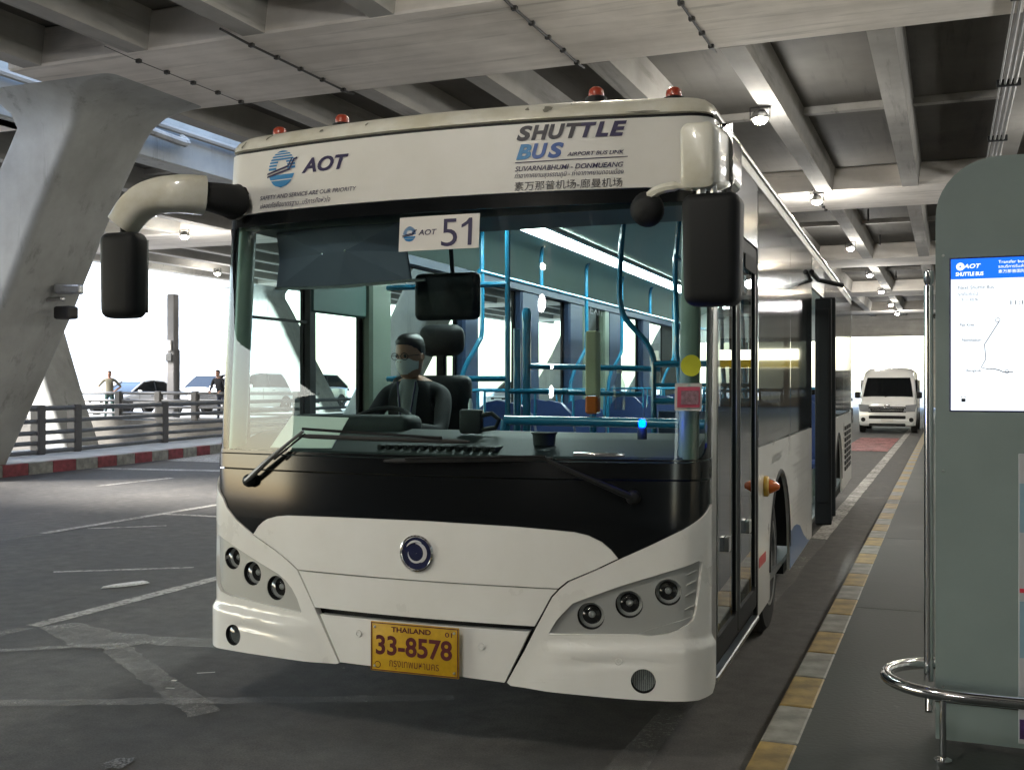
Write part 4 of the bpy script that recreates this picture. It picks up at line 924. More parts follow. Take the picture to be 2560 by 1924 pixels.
# steering wheel
st_ = Matrix.Translation((-.72, .92, 1.40)) @ Matrix.Rotation(R(35), 4, 'X')
MB().tube([st_ @ Vector((.22*math.cos(R(a)), .22*math.sin(R(a)), 0)) for a in range(0, 361, 12)], .014, 8, False).tube([st_ @ Vector((-.2, 0, 0)), st_ @ Vector((0, 0, -.03)), st_ @ Vector((.2, 0, 0))], .014, 6).tube([st_ @ Vector((0, 0, -.03)), (-.72, .72, 1.15)], .03, 8).build('steering_wheel', M_BLKM, bus, True)
# driver's seat
ds = MB().rbox(-.98, -.46, 1.62, 1.76, 1.00, 1.72, .05, 3).rbox(-.98, -.46, 1.20, 1.70, .92, 1.04, .05, 3).build('driver_seat', M_BLKM, bus, True)
MB().rbox(-.82, -.52, 1.66, 1.80, 1.84, 2.04, .07, 4).rbox(-.70, -.64, 1.7, 1.75, 1.6, 1.9, .01, 1).build('headrest', M_BLKM, ds, True)
MB().box(-.95, -.5, 1.2, 1.7, .4, .92).build('seat_base', M_BLKM, ds)
# cab partition behind the driver, panel with blue frame
MB().tube([(-1.15, 1.92, 1.7), (-.30, 1.92, 1.7)], .018, 8).tube([(-1.15, 1.92, 2.3), (-.30, 1.92, 2.3)], .018, 8).tube([(-.30, 1.92, .4), (-.30, 1.92, 2.8)], .018, 8).tube([(-.30, 1.92, 1.62), (.1, 1.92, 1.62)], .016, 8).build('cab_rail', M_RAILB, bus, True)
# folding sun shade: two pleated fans meeting at press studs
def shade():
    zt, zb = 2.475, 2.165
    def q(x, z, dy): return Vector((x, .30+.1*x*x+dy, z))
    A = [q(-1.03, zt, 0), q(-.62, zt, -.01), q(-.24, zt, 0), q(-.24, (zt+zb)/2, .03), q(-.20, zb+.005, 0), q(-.62, zb-.01, -.01), q(-1.03, zb-.0, 0), q(-1.03, (zt+zb)/2, .03), q(-.70, (zt+zb)/2+.005, -.035), q(-.56, (zt+zb)/2+.012, -.035)]
    m_ = MB(); m_.add(A, [(0, 1, 8), (1, 9, 8), (1, 2, 9), (2, 3, 9), (3, 4, 9), (4, 5, 9), (5, 8, 9), (5, 6, 8), (6, 7, 8), (7, 0, 8)])
    m_.add([v+Vector((0, .02, 0)) for v in A], [(8, 1, 0), (8, 9, 1), (9, 2, 1), (9, 3, 2), (9, 4, 3), (9, 5, 4), (9, 8, 5), (8, 6, 5), (8, 7, 6), (8, 0, 7)])
    o = m_.build('sun_shade', M_SHADE, bus)
    MB().tube([q(-1.03, zb, -.006), q(-.6, zb-.01, -.012), q(-.2, zb+.005, -.006), q(-.12, zb+.008, 0)], .008, 6).build('shade_rod', M_ALU, o, True)
    for x, z in ((-.70, (zt+zb)/2+.005), (-.56, (zt+zb)/2+.012)): MB().lathe([(.007, 0), (.005, .004), (.001, .006)], 10, Matrix.Translation(q(x, z, -.037)) @ Matrix.Rotation(R(90), 4, 'X')).build('press_stud', M_CHR, o, True)
shade()
# inside mirror monitor
im = MB().rbox(-.29, .06, .52, .60, 1.99, 2.23, .03, 3).build('inside_mirror', M_BLKM, bus, True)
MB().tube([(-.08, .55, 2.2), (-.08, .5, 2.48)], .012, 6).build('mirror_stem', M_BLKM, im, True)
# ceiling rails, curved stanchions, poles
XR = -.75
rail = MB().tube([(XR, 2.55, 2.46), (XR, 11.5, 2.47)], .017, 10).build('grab_rail', M_RAILB, bus, True)
MB().tube([(.72, 2.2, 2.46), (.72, 11.5, 2.47)], .017, 10).build('grab_rail', M_RAILB, bus, True)
for y in (2.6, 3.9, 5.2, 6.5, 7.8, 9.1, 10.4):
    MB().tube(spline([(XR+.04, y-.05, 2.80), (XR, y, 2.72), (XR, y, 2.46)], 5), .017, 8).build('rail_bracket', M_RAILB, bus, True)
    MB().tube(spline([(.68, y-.05, 2.80), (.72, y, 2.70), (.72, y, 2.46)], 5), .017, 8).build('rail_bracket', M_RAILB, bus, True)
for y, zb_ in ((2.6, .4), (5.2, .4), (6.5, 1.0), (9.1, .4)):
    MB().tube(spline([(XR, y, 2.46), (XR, y, 2.05), (XR-.02, y-.03, 1.95), (XR-.10, y-.10, 1.75), (XR-.12, y-.12, 1.5), (XR-.12, y-.12, zb_)], 5), .018, 8).build('stanchion', M_RAILB, bus, True)
for (x, y, x2) in ((.42, 2.1, .60), (.64, 2.7, .64), (.66, 4.4, .66), (.70, 5.3, .70)):
    MB().tube(spline([(x, y, 2.80), (x-.03, y, 2.45), (x-.02, y, 2.12), (x2-.02, y, 1.88), (x2, y, 1.6), (x2, y, .4)], 6), .018, 8).build('stanchion', M_RAILB, bus, True)
# capped ticket post and low barriers by the door
tp = MB().tube([(-.20, 2.0, .4), (-.20, 2.0, 2.08)], .026, 12).tube([(-.265, 2.0, .4), (-.265, 2.0, 2.02)], .024, 12).build('ticket_post', M_RAILB, bus, True)
MB().lathe([(.03, 0), (.032, .05), (.02, .08), (.001, .085)], 12, Matrix.Translation((-.20, 2.0, 2.07))).build('post_cap', M_RAILB, tp, True)
MB().tube([(.03, 1.0, 1.47), (1.12, 1.0, 1.46)], .026, 10).tube([(.03, 1.0, 1.47), (.0, 1.0, 1.2), (.0, 1.0, .4)], .022, 8).build('barrier_rail', M_RAILB, bus, True)
MB().tube([(-.2, 2.0, 1.78), (.62, 2.2, 1.76)], .018, 8).tube([(-.2, 2.0, 1.62), (.5, 2.2, 1.60)], .016, 8).tube([(.6, 2.1, 1.79), (1.2, 2.1, 1.79)], .020, 8).tube([(.6, 2.1, 1.56), (1.2, 2.1, 1.56)], .020, 8).tube([(.6, 2.1, 1.66), (1.2, 2.1, 1.66)], .012, 8).build('barrier_rail', M_RAILB, bus, True)
MB().rbox(.62, 1.2, 2.12, 2.14, .4, 1.5, .008, 1).build('barrier_panel', pbr('barrier_panel', (.03, .06, .13), .4), bus)
vt = MB().rbox(.40, .47, 1.28, 1.36, 1.60, 1.96, .012, 2).build('ticket_validator', pbr('validator_cream', (.55, .52, .30), .5), bus)
MB().rbox(.40, .47, 1.28, 1.36, 1.50, 1.598, .01, 1).build('validator_base', M_ORAN, vt); MB().tube([(.435, 1.32, .4), (.435, 1.32, 1.5)], .02, 8).build('validator_pole', M_RAILB, vt, True)
# seats
def seat(x, y, mat=M_SEATB, k=1):
    s_ = MB().rbox(x-.21, x+.21, y-.42*k, y+.0, .78, .86, .035, 3).build('passenger_seat', mat, bus, True)
    rg = []
    for t in range(9):
        a = R(180*t/8)
    c_ = [(-.20, 0), (.20, 0), (.21, .45), (.18, .60), (.10, .68), (0, .70), (-.10, .68), (-.18, .60), (-.21, .45)]
    m_ = MB(); m_.loft([[Vector((x+a, y+dy, .84+b)) for a, b in c_] for dy in (-.02, .04)]); m_.build('seat_back', mat, s_, True, 50)
    MB().tube([(x-.19, y+.02, 1.40), (x-.19, y+.03, 1.62), (x+.19, y+.03, 1.62), (x+.19, y+.02, 1.40)], .014, 8).build('seat_handle', M_RAILB, s_, True)
    MB().box(x-.15, x+.15, y-.3, y-.05, .4, .78).build('seat_pedestal', M_INTER, s_)
    return s_
for y in (2.6, 3.5, 4.4, 7.6, 8.5, 9.4, 10.3, 11.2):
    for x in (-.98, -.55): seat(x, y)
for y in (2.9, 4.2, 7.6, 8.5, 9.4, 10.3): seat(.95, y)

# ================================================================== PEOPLE
def skin_body(name, joints, bones, mats, pick, parent, sub=2):
    """one continuous skinned surface; joints: name -> (pos, rx, ry); pick(pos) -> material index"""
    names = list(joints); idx = {n: i for i, n in enumerate(names)}
    me = bpy.data.meshes.new(name); me.from_pydata([joints[n][0] for n in names], [(idx[a], idx[b]) for a, b in bones], []); me.update()
    o = bpy.data.objects.new(name, me); COL.objects.link(o)
    md = o.modifiers.new('skin', 'SKIN'); md.use_smooth_shade = True
    sk = me.skin_vertices[0].data
    for n in names:
        r = joints[n][1]; sk[idx[n]].radius = r if isinstance(r, tuple) else (r, r)
        sk[idx[n]].use_root = (n == 'pelvis')
    s2 = o.modifiers.new('sub', 'SUBSURF'); s2.levels = sub; s2.render_levels = sub
    dg = bpy.context.evaluated_depsgraph_get(); m2 = bpy.data.meshes.new_from_object(o.evaluated_get(dg)); m2.name = name
    bpy.data.objects.remove(o); bpy.data.meshes.remove(me)
    for m in mats: m2.materials.append(m)
    for p in m2.polygons: p.material_index = pick(p.center); p.use_smooth = True
    o = bpy.data.objects.new(name, m2); COL.objects.link(o); o.parent = parent; return o
def head(parent, c, rot=0, mask=True, glasses=False, hair=M_HAIR, k=1.0, tilt=0):
    m = Matrix.Translation(c) @ Matrix.Rotation(rot, 4, 'Z') @ Matrix.Rotation(tilt, 4, 'X') @ Matrix.Scale(k, 4)
    rg = []
    for z, rx, ryf, ryb in ((-.125, .035, .055, .02), (-.115, .05, .078, .04), (-.08, .062, .088, .065), (-.04, .070, .090, .085), (0, .074, .092, .096), (.04, .075, .092, .102), (.08, .068, .080, .095), (.105, .050, .055, .07), (.118, .02, .02, .03)):
        rg.append([m @ Vector((rx*math.cos(a), -(ryf if math.sin(a) > 0 else ryb)*math.sin(a), z)) for a in [2*math.pi*i/20 for i in range(20)]])
    h = MB().loft(rg).build('head', M_SKIN, parent, True, 80)
    MB().loft([[m @ Vector(p) for p in q] for q in ([(-.008, -.088, .015), (.008, -.088, .015), (.008, -.07, .015), (-.008, -.07, .015)], [(-.012, -.108, -.025), (.012, -.108, -.025), (.016, -.08, -.025), (-.016, -.08, -.025)], [(-.014, -.095, -.04), (.014, -.095, -.04), (.016, -.08, -.04), (-.016, -.08, -.04)])]).build('nose', M_SKIN, h, True, 80)
    for s in (-1, 1):
        MB().lathe([(.02, -.012), (.028, 0), (.018, .01), (.001, .008)], 10, m @ Matrix.Translation((s*.074, .008, -.008)) @ Matrix.Rotation(R(90*s), 4, 'Y') @ Matrix.Scale(1.0, 4)).build('ear', M_SKIN, h, True)
        MB().lathe([(.010, 0), (.008, .004), (.001, .006)], 10, m @ Matrix.Translation((s*.030, -.086, .008)) @ Matrix.Rotation(R(90), 4, 'X')).build('eye', M_HAIR, h, True)
    MB().box(-.022, .022, -.092, -.086, -.078, -.070, m).build('mouth', pbr('lip', (.30, .10, .09), .5), h)
    rg = []
    for z, kk, fr in ((-.03, 1.03, -.2), (.02, 1.07, -.1), (.05, 1.08, .75), (.09, 1.10, 1.02), (.118, 1.12, 1.05), (.130, .8, .8)):
        rx = {(-.03): .072, .02: .076, .05: .074, .09: .066, .118: .048, .130: .03}[z]; rb = {(-.03): .088, .02: .102, .05: .102, .09: .092, .118: .066, .130: .04}[z]; rf = .09 if z < .1 else .06
        rg.append([m @ Vector((rx*kk*math.cos(a), -(rf*fr if math.sin(a) > 0 else rb*kk)*math.sin(a), z)) for a in [2*math.pi*i/20 for i in range(20)]])
    MB().loft(rg).build('hair', hair, h, True, 80)
    if mask:
        rg = []
        for z, w, d in ((-.10, .045, .086), (-.07, .062, .106), (-.035, .068, .112), (-.008, .060, .104)):
            rg.append([m @ Vector((w*1.05*math.cos(a), -d*math.sin(a)*1.0 if math.sin(a) > .15 else -.015, z)) for a in [math.pi*i/12 for i in range(13)]])
        MB().loft(rg, False, False).build('face_mask', pbr('mask_white', (.62, .65, .63), .7), h, True, 80)
    if glasses:
        g_ = MB()
        for s in (-1, 1): g_.tube([m @ Vector((s*.034+.026*math.cos(R(a)), -.098, .006+.020*math.sin(R(a)))) for a in range(0, 361, 24)], .002*k, 5, False).tube([m @ Vector((s*.06, -.096, .01)), m @ Vector((s*.078, .0, .006))], .002*k, 5)
        g_.tube([m @ Vector((-.01, -.1, .008)), m @ Vector((.01, -.1, .008))], .002*k, 5); g_.build('glasses', M_BLKM, h)
    return h
def hand(parent, w, d, side_, curl=.5, name='hand'):
    """palm with four unequal curled fingers and a thumb; w wrist, d direction"""
    w = Vector(w); d = Vector(d).normalized(); lat = d.cross(Vector((0, 0, 1)));
    if lat.length < .1: lat = Vector((0, 1, 0))
    lat.normalize(); nrm = lat.cross(d)
    b = MB(); b.loft([[w+d*t*.085+lat*x*(.026+.014*t)+nrm*y*.014 for x, y in ((-1, -1), (1, -1), (1.1, 0), (1, 1), (-1, 1), (-1.1, 0))] for t in (0, .3, .7, 1)])
    for i, L in enumerate((.066, .076, .072, .056)):
        p = w+d*.083+lat*((i-1.5)*.020); a = curl
        p1 = p+(d*math.cos(a*.5)-nrm*math.sin(a*.5))*L*.45; p2 = p1+(d*math.cos(a*1.6)-nrm*math.sin(a*1.6))*L*.32; p3 = p2+(d*math.cos(a*2.4)-nrm*math.sin(a*2.4))*L*.25
        b.tube([p-d*.01, p1, p2, p3], [.009, .0088, .008, .0065], 7)
    p = w+d*.02+lat*side_*.026; b.tube([p, p+lat*side_*.02+d*.02, p+lat*side_*.03+d*.045-nrm*.01, p+lat*side_*.028+d*.065-nrm*.018], [.012, .011, .010, .008], 7)
    return b.build(name, M_SKIN, parent, True, 60)
def standing(name, label, loc, rz, shirt, trousers, hips=False, lean=0, mask=False, k=1.0):
    t = thing(name, label, 'person', loc, rz)
    J = {'pelvis': ((0, 0, .95), (.15, .11)), 'belly': ((0, -.01-lean*.1, 1.08), (.15, .11)), 'chest': ((0, -lean*.3, 1.30), (.17, .12)), 'neck0': ((0, -lean*.42, 1.47), (.09, .08)), 'neck': ((0, -lean*.46, 1.55), .05)}
    B = [('pelvis', 'belly'), ('belly', 'chest'), ('chest', 'neck0'), ('neck0', 'neck')]
    H = {}
    for s in (-1, 1):
        n = str(s); yl = -lean*.4
        J['sh'+n] = ((s*.19, yl, 1.44), .062)
        if hips: J['el'+n] = ((s*.40, .07, 1.20), .045); J['wr'+n] = ((s*.20, -.08, 1.04), .032)
        elif lean: J['el'+n] = ((s*.27, yl-.03, 1.16), .045); J['wr'+n] = ((s*.20, yl-.22, 1.06), .032)
        else: J['el'+n] = ((s*.25, 0, 1.15), .045); J['wr'+n] = ((s*.27, -.06, .90), .032)
        J['hip'+n] = ((s*.09, 0, .88), .095); J['kn'+n] = ((s*.12, -.02 if s > 0 else .03, .50), .065); J['an'+n] = ((s*.14, .02, .10), .045); J['toe'+n] = ((s*.16, -.13, .04), .042)
        B += [('neck0', 'sh'+n), ('sh'+n, 'el'+n), ('el'+n, 'wr'+n), ('pelvis', 'hip'+n), ('hip'+n, 'kn'+n), ('kn'+n, 'an'+n), ('an'+n, 'toe'+n)]
    def pick(p):
        if p.z < .13: return 3
        if p.z < .99 and abs(p.x) < .23: return 1
        if p.z > 1.50 and abs(p.x) < .09: return 2
        if abs(p.x) > .22 and p.z < 1.22 and not lean: return 2
        return 0
    skin_body('body', J, B, [shirt, trousers, M_SKIN, M_BLKM], pick, t)
    head(t, Vector((0, -lean*.48-.01, 1.665)), mask=mask)
    for s in (-1, 1): w = Vector(J['wr'+str(s)][0]); e = Vector(J['el'+str(s)][0]); hand(t, w, (w-e), -s)
    t.scale = (k, k, k); return t
standing('person', 'person in olive shirt and green trousers, hands on hips before the silver saloon', (-28.9, 31.6, .4), R(35), pbr('olive_shirt', (.16, .15, .11), .8), pbr('green_trousers', (.035, .075, .07), .8), hips=True)
standing('person', 'person in black leaning on the far railing, just left of the bus', (-23.72, 31.42, .4), R(8), pbr('black_shirt', (.015, .016, .022), .8), pbr('dark_jeans', (.03, .035, .06), .8), lean=.55, mask=False)
# driver, seated behind the wheel
dr = thing('person', 'masked driver with glasses, black jacket over grey shirt, seated behind the bus windscreen', 'person', tuple(BM @ Vector((-.71, 1.36, 1.02))), R(1.6))
M_JK = pbr('jacket_black', (.006, .0065, .008), .8); M_GS = pbr('shirt_grey', (.20, .22, .22), .8)
J = {'pelvis': ((0, .12, .06), (.17, .13)), 'belly': ((0, .12, .22), (.16, .12)), 'chest': ((0, .08, .44), (.19, .13)), 'neck0': ((0, .06, .62), (.10, .08)), 'neck': ((0, .03, .70), .05)}
B_ = [('pelvis', 'belly'), ('belly', 'chest'), ('chest', 'neck0'), ('neck0', 'neck')]
for s in (-1, 1):
    n = str(s); J['sh'+n] = ((s*.19, .07, .585), .060); J['el'+n] = ((s*.25, -.12, .36), .046); J['wr'+n] = ((s*.17, -.34, .40), .034)
    J['hip'+n] = ((s*.10, .02, .02), .10); J['kn'+n] = ((s*.15, -.36, .02), .07); J['an'+n] = ((s*.15, -.42, -.42), .05); J['toe'+n] = ((s*.15, -.58, -.50), .045)
    B_ += [('neck0', 'sh'+n), ('sh'+n, 'el'+n), ('el'+n, 'wr'+n), ('pelvis', 'hip'+n), ('hip'+n, 'kn'+n), ('kn'+n, 'an'+n), ('an'+n, 'toe'+n)]
def dpick(p):
    if p.z > .665: return 2
    if abs(p.x) < .22 and p.y < -.31 and p.z > .2: return 2
    return 0
skin_body('body', J, B_, [M_JK, M_GS, M_SKIN], dpick, dr, 4)
sh_ = MB(); sh_.loft([[Vector((w*k/3, y-.016+.030*(k/3)**2, z)) for k in range(-3, 4)] for z, w, y in ((.675, .050, -.035), (.62, .068, -.045), (.55, .064, -.060), (.44, .052, -.062), (.32, .040, -.040), (.22, .030, -.012))], False, False); sh_.build('shirt', M_GS, dr, True)
head(dr, Vector((0, -.005, .815)), rot=R(-12), mask=True, glasses=True, k=1.03, tilt=R(8))
for s in (-1, 1): hand(dr, J['wr'+str(s)][0], (-s*.1, -.3, .02), -s, 1.0)
MB().tube([(-.06, -.055, .66), (-.03, -.075, .45), (0, -.085, .28)], .006, 6).tube([(.06, -.055, .66), (.03, -.075, .45), (0, -.085, .28)], .006, 6).build('lanyard', M_NAVY, dr)

# ---- loose things in the cab
def incab(name, label, cat, p, mk, rz=0):
    t = thing(name, label, cat, tuple(BM @ Vector(p)), R(1.6)+rz); mk(t); return t
def mk_paper(t):
    a, b, c, d = Vector((-.20, .0, 0)), Vector((.16, -.02, 0)), Vector((.19, .10, .15)), Vector((-.15, .12, .155))
    m_ = MB(); m_.loft([[a, b, c, d], [q+Vector((0, -.003, .002)) for q in (a, b, c, d)]]); m_.build('sheet', M_PAPER, t)
incab('paper_sheet', 'large cream sheet of card propped on the dashboard behind the left wiper', 'paper', (-.73, .20, 1.345), mk_paper)
def mk_bl(t):
    MB().lathe([(.022, 0), (.022, .04), (.016, .05), (.001, .052)], 14).build('lamp_base', M_BLKM, t, True)
    MB().lathe([(.001, .05), (.014, .055), (.017, .07), (.013, .085), (.001, .09)], 14).build('bulb', M_BLED, t, True)
    ld = bpy.data.lights.new('blue_glow', 'POINT'); ld.energy = .14; ld.color = (.02, .08, 1); ld.shadow_soft_size = .02
    lo = bpy.data.objects.new('blue_glow', ld); COL.objects.link(lo); lo.parent = t; lo.location = (0, -.03, .08)
incab('blue_lamp', 'glowing blue lamp standing on the right of the dashboard', 'lamp', (.985, .20, 1.42), mk_bl)
incab('phone_holder', 'black phone holder standing on the middle of the dashboard', 'holder', (.07, .45, 1.42), lambda t: MB().rbox(-.07, .05, -.02, .03, .0, .12, .015, 2).tube([(.05, 0, .02), (.12, 0, .03), (.14, 0, .07), (.10, 0, .10), (.05, 0, .09)], .012, 8).build('holder', M_BLKM, t, True))
incab('cup_holder', 'round black holder ring on the right part of the dashboard', 'holder', (.50, .28, 1.38), lambda t: MB().lathe([(.05, 0), (.055, .05), (.062, .055), (.062, .06), (.05, .055), (.045, .01)], 20, None, False).build('ring', M_BLKM, t, True))
incab('led_strip', 'thin metallic strip low behind the right of the windscreen, lit blue', 'strip', (.83, .10, 1.345), lambda t: MB().rbox(-.13, .10, -.006, .006, 0, .018, .005, 2).build('strip', M_CHR, t, True), R(8))
def mk_bottle(t):
    MB().lathe([(.032, 0), (.034, .02), (.034, .12), (.030, .15), (.014, .19), (.013, .21)], 14, None, False).build('bottle', M_LENS, t, True); MB().lathe([(.016, .205), (.016, .225), (.001, .226)], 12).build('cap', M_SIGNW, t)
incab('water_bottle', 'small clear water bottle hanging by the ticket validator inside the bus', 'bottle', (.56, 1.42, 1.52), mk_bottle)
incab('spray_bottle', 'small white bottle on the dashboard by the blue ticket post', 'bottle', (-.03, .66, 1.43), lambda t: MB().lathe([(.025, 0), (.027, .06), (.015, .09), (.011, .10), (.012, .13), (.004, .16)], 12).build('bottle', pbr('milk_plastic', (.5, .52, .52), .4), t, True))

# ================================================================== CARS
def rimw(x, y, r, s, par, w=.2):
    mm = Matrix.Translation((x, y, r)) @ Matrix.Rotation(R(90*s), 4, 'Y')
    t = MB().lathe([(r*.62, 0), (r*.9, -w*.05), (r, w*.12), (r, w*.85), (r*.93, w), (r*.66, w*1.0)], 24, mm, False).build('wheel', M_TYRE, par, True, 40)
    q = MB(); q.lathe([(r*.66, w*.95), (r*.60, w*.6)], 24, mm, False)
    q.lathe([(r*.16, w*.6), (r*.16, w*.9), (.001, w*.92)], 12, mm)
    for i in range(5):
        a = mm @ Matrix.Rotation(R(72*i), 4, 'Z'); q.rbox(-r*.08, r*.08, r*.1, r*.63, w*.68, w*.86, .01, 1, a)
    q.build('rim', M_RIM, t, True, 30)
    MB().lathe([(r*.62, w*.55), (.001, w*.55)], 20, mm).build('brake_disc', M_CAB, t)
def car(label, loc, rz, paint, kind='saloon', cat='car'):
    t = thing('parked_car', label, cat, loc, rz)
    if kind == 'saloon': L, Wd, belt, roof = 4.7, .90, [(0, .66), (.5, .74), (1.35, .93), (3.7, .98), (4.5, .98), (4.7, .86)], [(1.15, .93), (2.0, 1.40), (2.5, 1.46), (3.2, 1.42), (4.15, .99)]
    elif kind == 'suv': L, Wd, belt, roof = 5.1, .95, [(0, .92), (.3, 1.03), (1.4, 1.16), (3.8, 1.18), (4.9, 1.12), (5.1, 1.0)], [(1.25, 1.14), (2.0, 1.72), (2.6, 1.80), (4.1, 1.78), (4.95, 1.15)]
    else: L, Wd, belt, roof = 4.0, .86, [(0, .68), (.4, .82), (1.0, .98), (3.2, 1.02), (3.9, .98), (4.0, .8)], [(.85, .96), (1.55, 1.44), (2.1, 1.52), (3.0, 1.48), (3.85, 1.0)]
    def bz(y):
        for i in range(1, len(belt)):
            if y <= belt[i][0]: a, b = belt[i-1], belt[i]; return a[1]+(b[1]-a[1])*(y-a[0])/(b[0]-a[0])
        return belt[-1][1]
    ys = [0, .04, .12, .3, .6, .9, 1.2, 1.6, 2.2, 2.8, 3.4, L-.6, L-.3, L-.12, L-.04, L]; rg = []
    for y in ys:
        e = min(y, L-y); w = Wd*(1-.22*max(0, 1-e/.45)**2); zb = .24+.10*max(0, 1-e/.3); zt = bz(y)
        rg.append([Vector((sx*a*w, y, b)) for sx, seq in ((1, ((.55, zb), (.93, zb+.02), (.99, zb+.16), (1.0, zb+.34), (.975, zt-.10), (.90, zt-.015), (.5, zt+.02))), (-1, ((.5, zt+.02), (.90, zt-.015), (.975, zt-.10), (1.0, zb+.34), (.99, zb+.16), (.93, zb+.02), (.55, zb)))) for a, b in seq])
    MB().loft(rg).build('body', paint, t, True, 35)
    rg = []
    for i, (y, z) in enumerate(roof):
        k = .72 if 0 < i < len(roof)-1 else .86
        rg.append([Vector((sx*a, y if b > .5 else y, zz)) for sx, a, b, zz in ((1, Wd*.88, 0, bz(y)-.02), (1, Wd*k, 1, z), (-1, Wd*k, 1, z), (-1, Wd*.88, 0, bz(y)-.02))])
    MB().loft(rg).build('cabin_glass', M_BLKG, t, True, 30)
    rt = [(Wd*.70, y, z+.02) for y, z in roof[1:-1]]
    m_ = MB(); m_.loft([[Vector((sx*x, y, z+dz)) for sx, dz in ((-1, -.03), (-.9, 0), (.9, 0), (1, -.03))] for x, y, z in [(Wd*.72, roof[1][0]-.02, roof[1][1])]+rt+[(Wd*.72, roof[-2][0]+.02, roof[-2][1])]], False, False); m_.build('roof_panel', paint, t, True, 60)
    for s in (-1, 1):
        pts = [Vector((s*Wd*(.73 if 0 < i < len(roof)-1 else .87), y, z+.005)) for i, (y, z) in enumerate(roof)]
        MB().tube(pts, .035, 6).build('roof_pillar', paint, t, True)
        ym = (roof[1][0]+roof[-2][0])/2; MB().tube([(s*Wd*.89, ym, bz(ym)-.02), (s*Wd*.735, ym, roof[2][1]-.01)], .035, 6).build('door_pillar', M_BLKM, t)
        MB().rbox(s*Wd-.0 if s > 0 else s*Wd-.18, s*Wd+.18 if s > 0 else s*Wd, roof[0][0]+.28, roof[0][0]+.38, bz(1.3), bz(1.3)+.13, .03, 2).build('wing_mirror', paint, t, True)
        for yy in (1.55+.0*L, 2.55):
            MB().box(s*Wd*.998-.004, s*Wd*.998+.004, yy, yy+.012, .42, bz(yy)-.06).build('door_seam', M_CAB, t)
            MB().rbox(s*Wd*1.0-.012, s*Wd*1.0+.012, yy+.65, yy+.85, bz(yy)-.17, bz(yy)-.14, .005, 1).build('door_handle', M_CHR, t)
        for wy in (.86, L-.92):
            m_ = MB(); m_.lathe([(.37, 0), (.001, 0)], 24, Matrix.Translation((s*(Wd*1.0+.004), wy, .33)) @ Matrix.Rotation(R(90*s), 4, 'Y')); m_.build('wheel_arch', M_CAB, t)
            rimw(s*(Wd-.17), wy, .33 if kind != 'suv' else .38, s, t)
        MB().rbox(s*Wd*.80-.17, s*Wd*.80+.13, .02, .22, bz(.1)-.17, bz(.1)-.03, .04, 2).build('headlight', pbr('car_headlight', (.22, .23, .25), .12, coat=1), t, True)
        MB().rbox(s*Wd*.75-.15, s*Wd*.75+.15, L-.12, L+.0, bz(L)-.05, bz(L)+.06, .03, 2).build('tail_light', M_BEAC, t, True)
    MB().rbox(-.42, .42, -.015, .06, bz(0)-.17, bz(0)-.05, .02, 1).build('grille', M_BLKM, t); 
    if kind == 'suv': MB().rbox(-.55, .55, -.02, .05, .62, .90, .03, 2).build('grille', M_BLKM, t); MB().box(-.5, .5, -.03, -.02, .70, .73).box(-.5, .5, -.03, -.02, .79, .82).build('grille_bar', M_CHR, t)
    MB().rbox(-.6, .6, -.012, .05, .30, .40, .02, 1).build('bumper_intake', M_BLKM, t)
    MB().rbox(-.22, .22, -.03, -.012, .45, .56, .005, 1).build('number_plate', M_SIGNW, t)
    return t
P_SILV = pbr('paint_silver', (.50, .50, .50), .3, metal=.5, coat=1); P_WHT = pbr('paint_white', (.75, .75, .75), .3, coat=1); P_BLK = pbr('paint_black', (.012, .013, .015), .2, coat=1); P_GREY = pbr('paint_grey', (.14, .145, .15), .3, metal=.4, coat=1)
car('silver saloon parked side-on beyond the ramp railing, left of the square post', (-33.0, 35.3, .4), R(-4), P_SILV)
car('white car with a black grille, parked facing us right behind the silver saloon', (-34.2, 42.0, .4), R(-3), P_WHT, 'suv')
car('white large car with chrome grille, between the square post and the person in black', (-30.3, 39.2, .4), R(-5), P_WHT, 'suv')
car('grey car standing farther back in the car park, its roof above the white cars', (-32.2, 47.6, .4), R(-3), P_GREY, 'suv')
car('silver hatchback seen through the left of the bus windscreen', (-25.2, 45.0, .4), R(-6), P_SILV, 'hatch')
car('black hatchback on the road seen through the bus windscreen beside the driver', (-15.0, 27.5, 0), R(-4), P_BLK, 'hatch')
car('dark car on the road between the bus tail and the white van', (-4.75, 46.0, 0), R(0), P_BLK, 'hatch')
car('white car in the car park seen through the bus cab side window', (-21.8, 52.0, .4), R(-5), P_WHT)
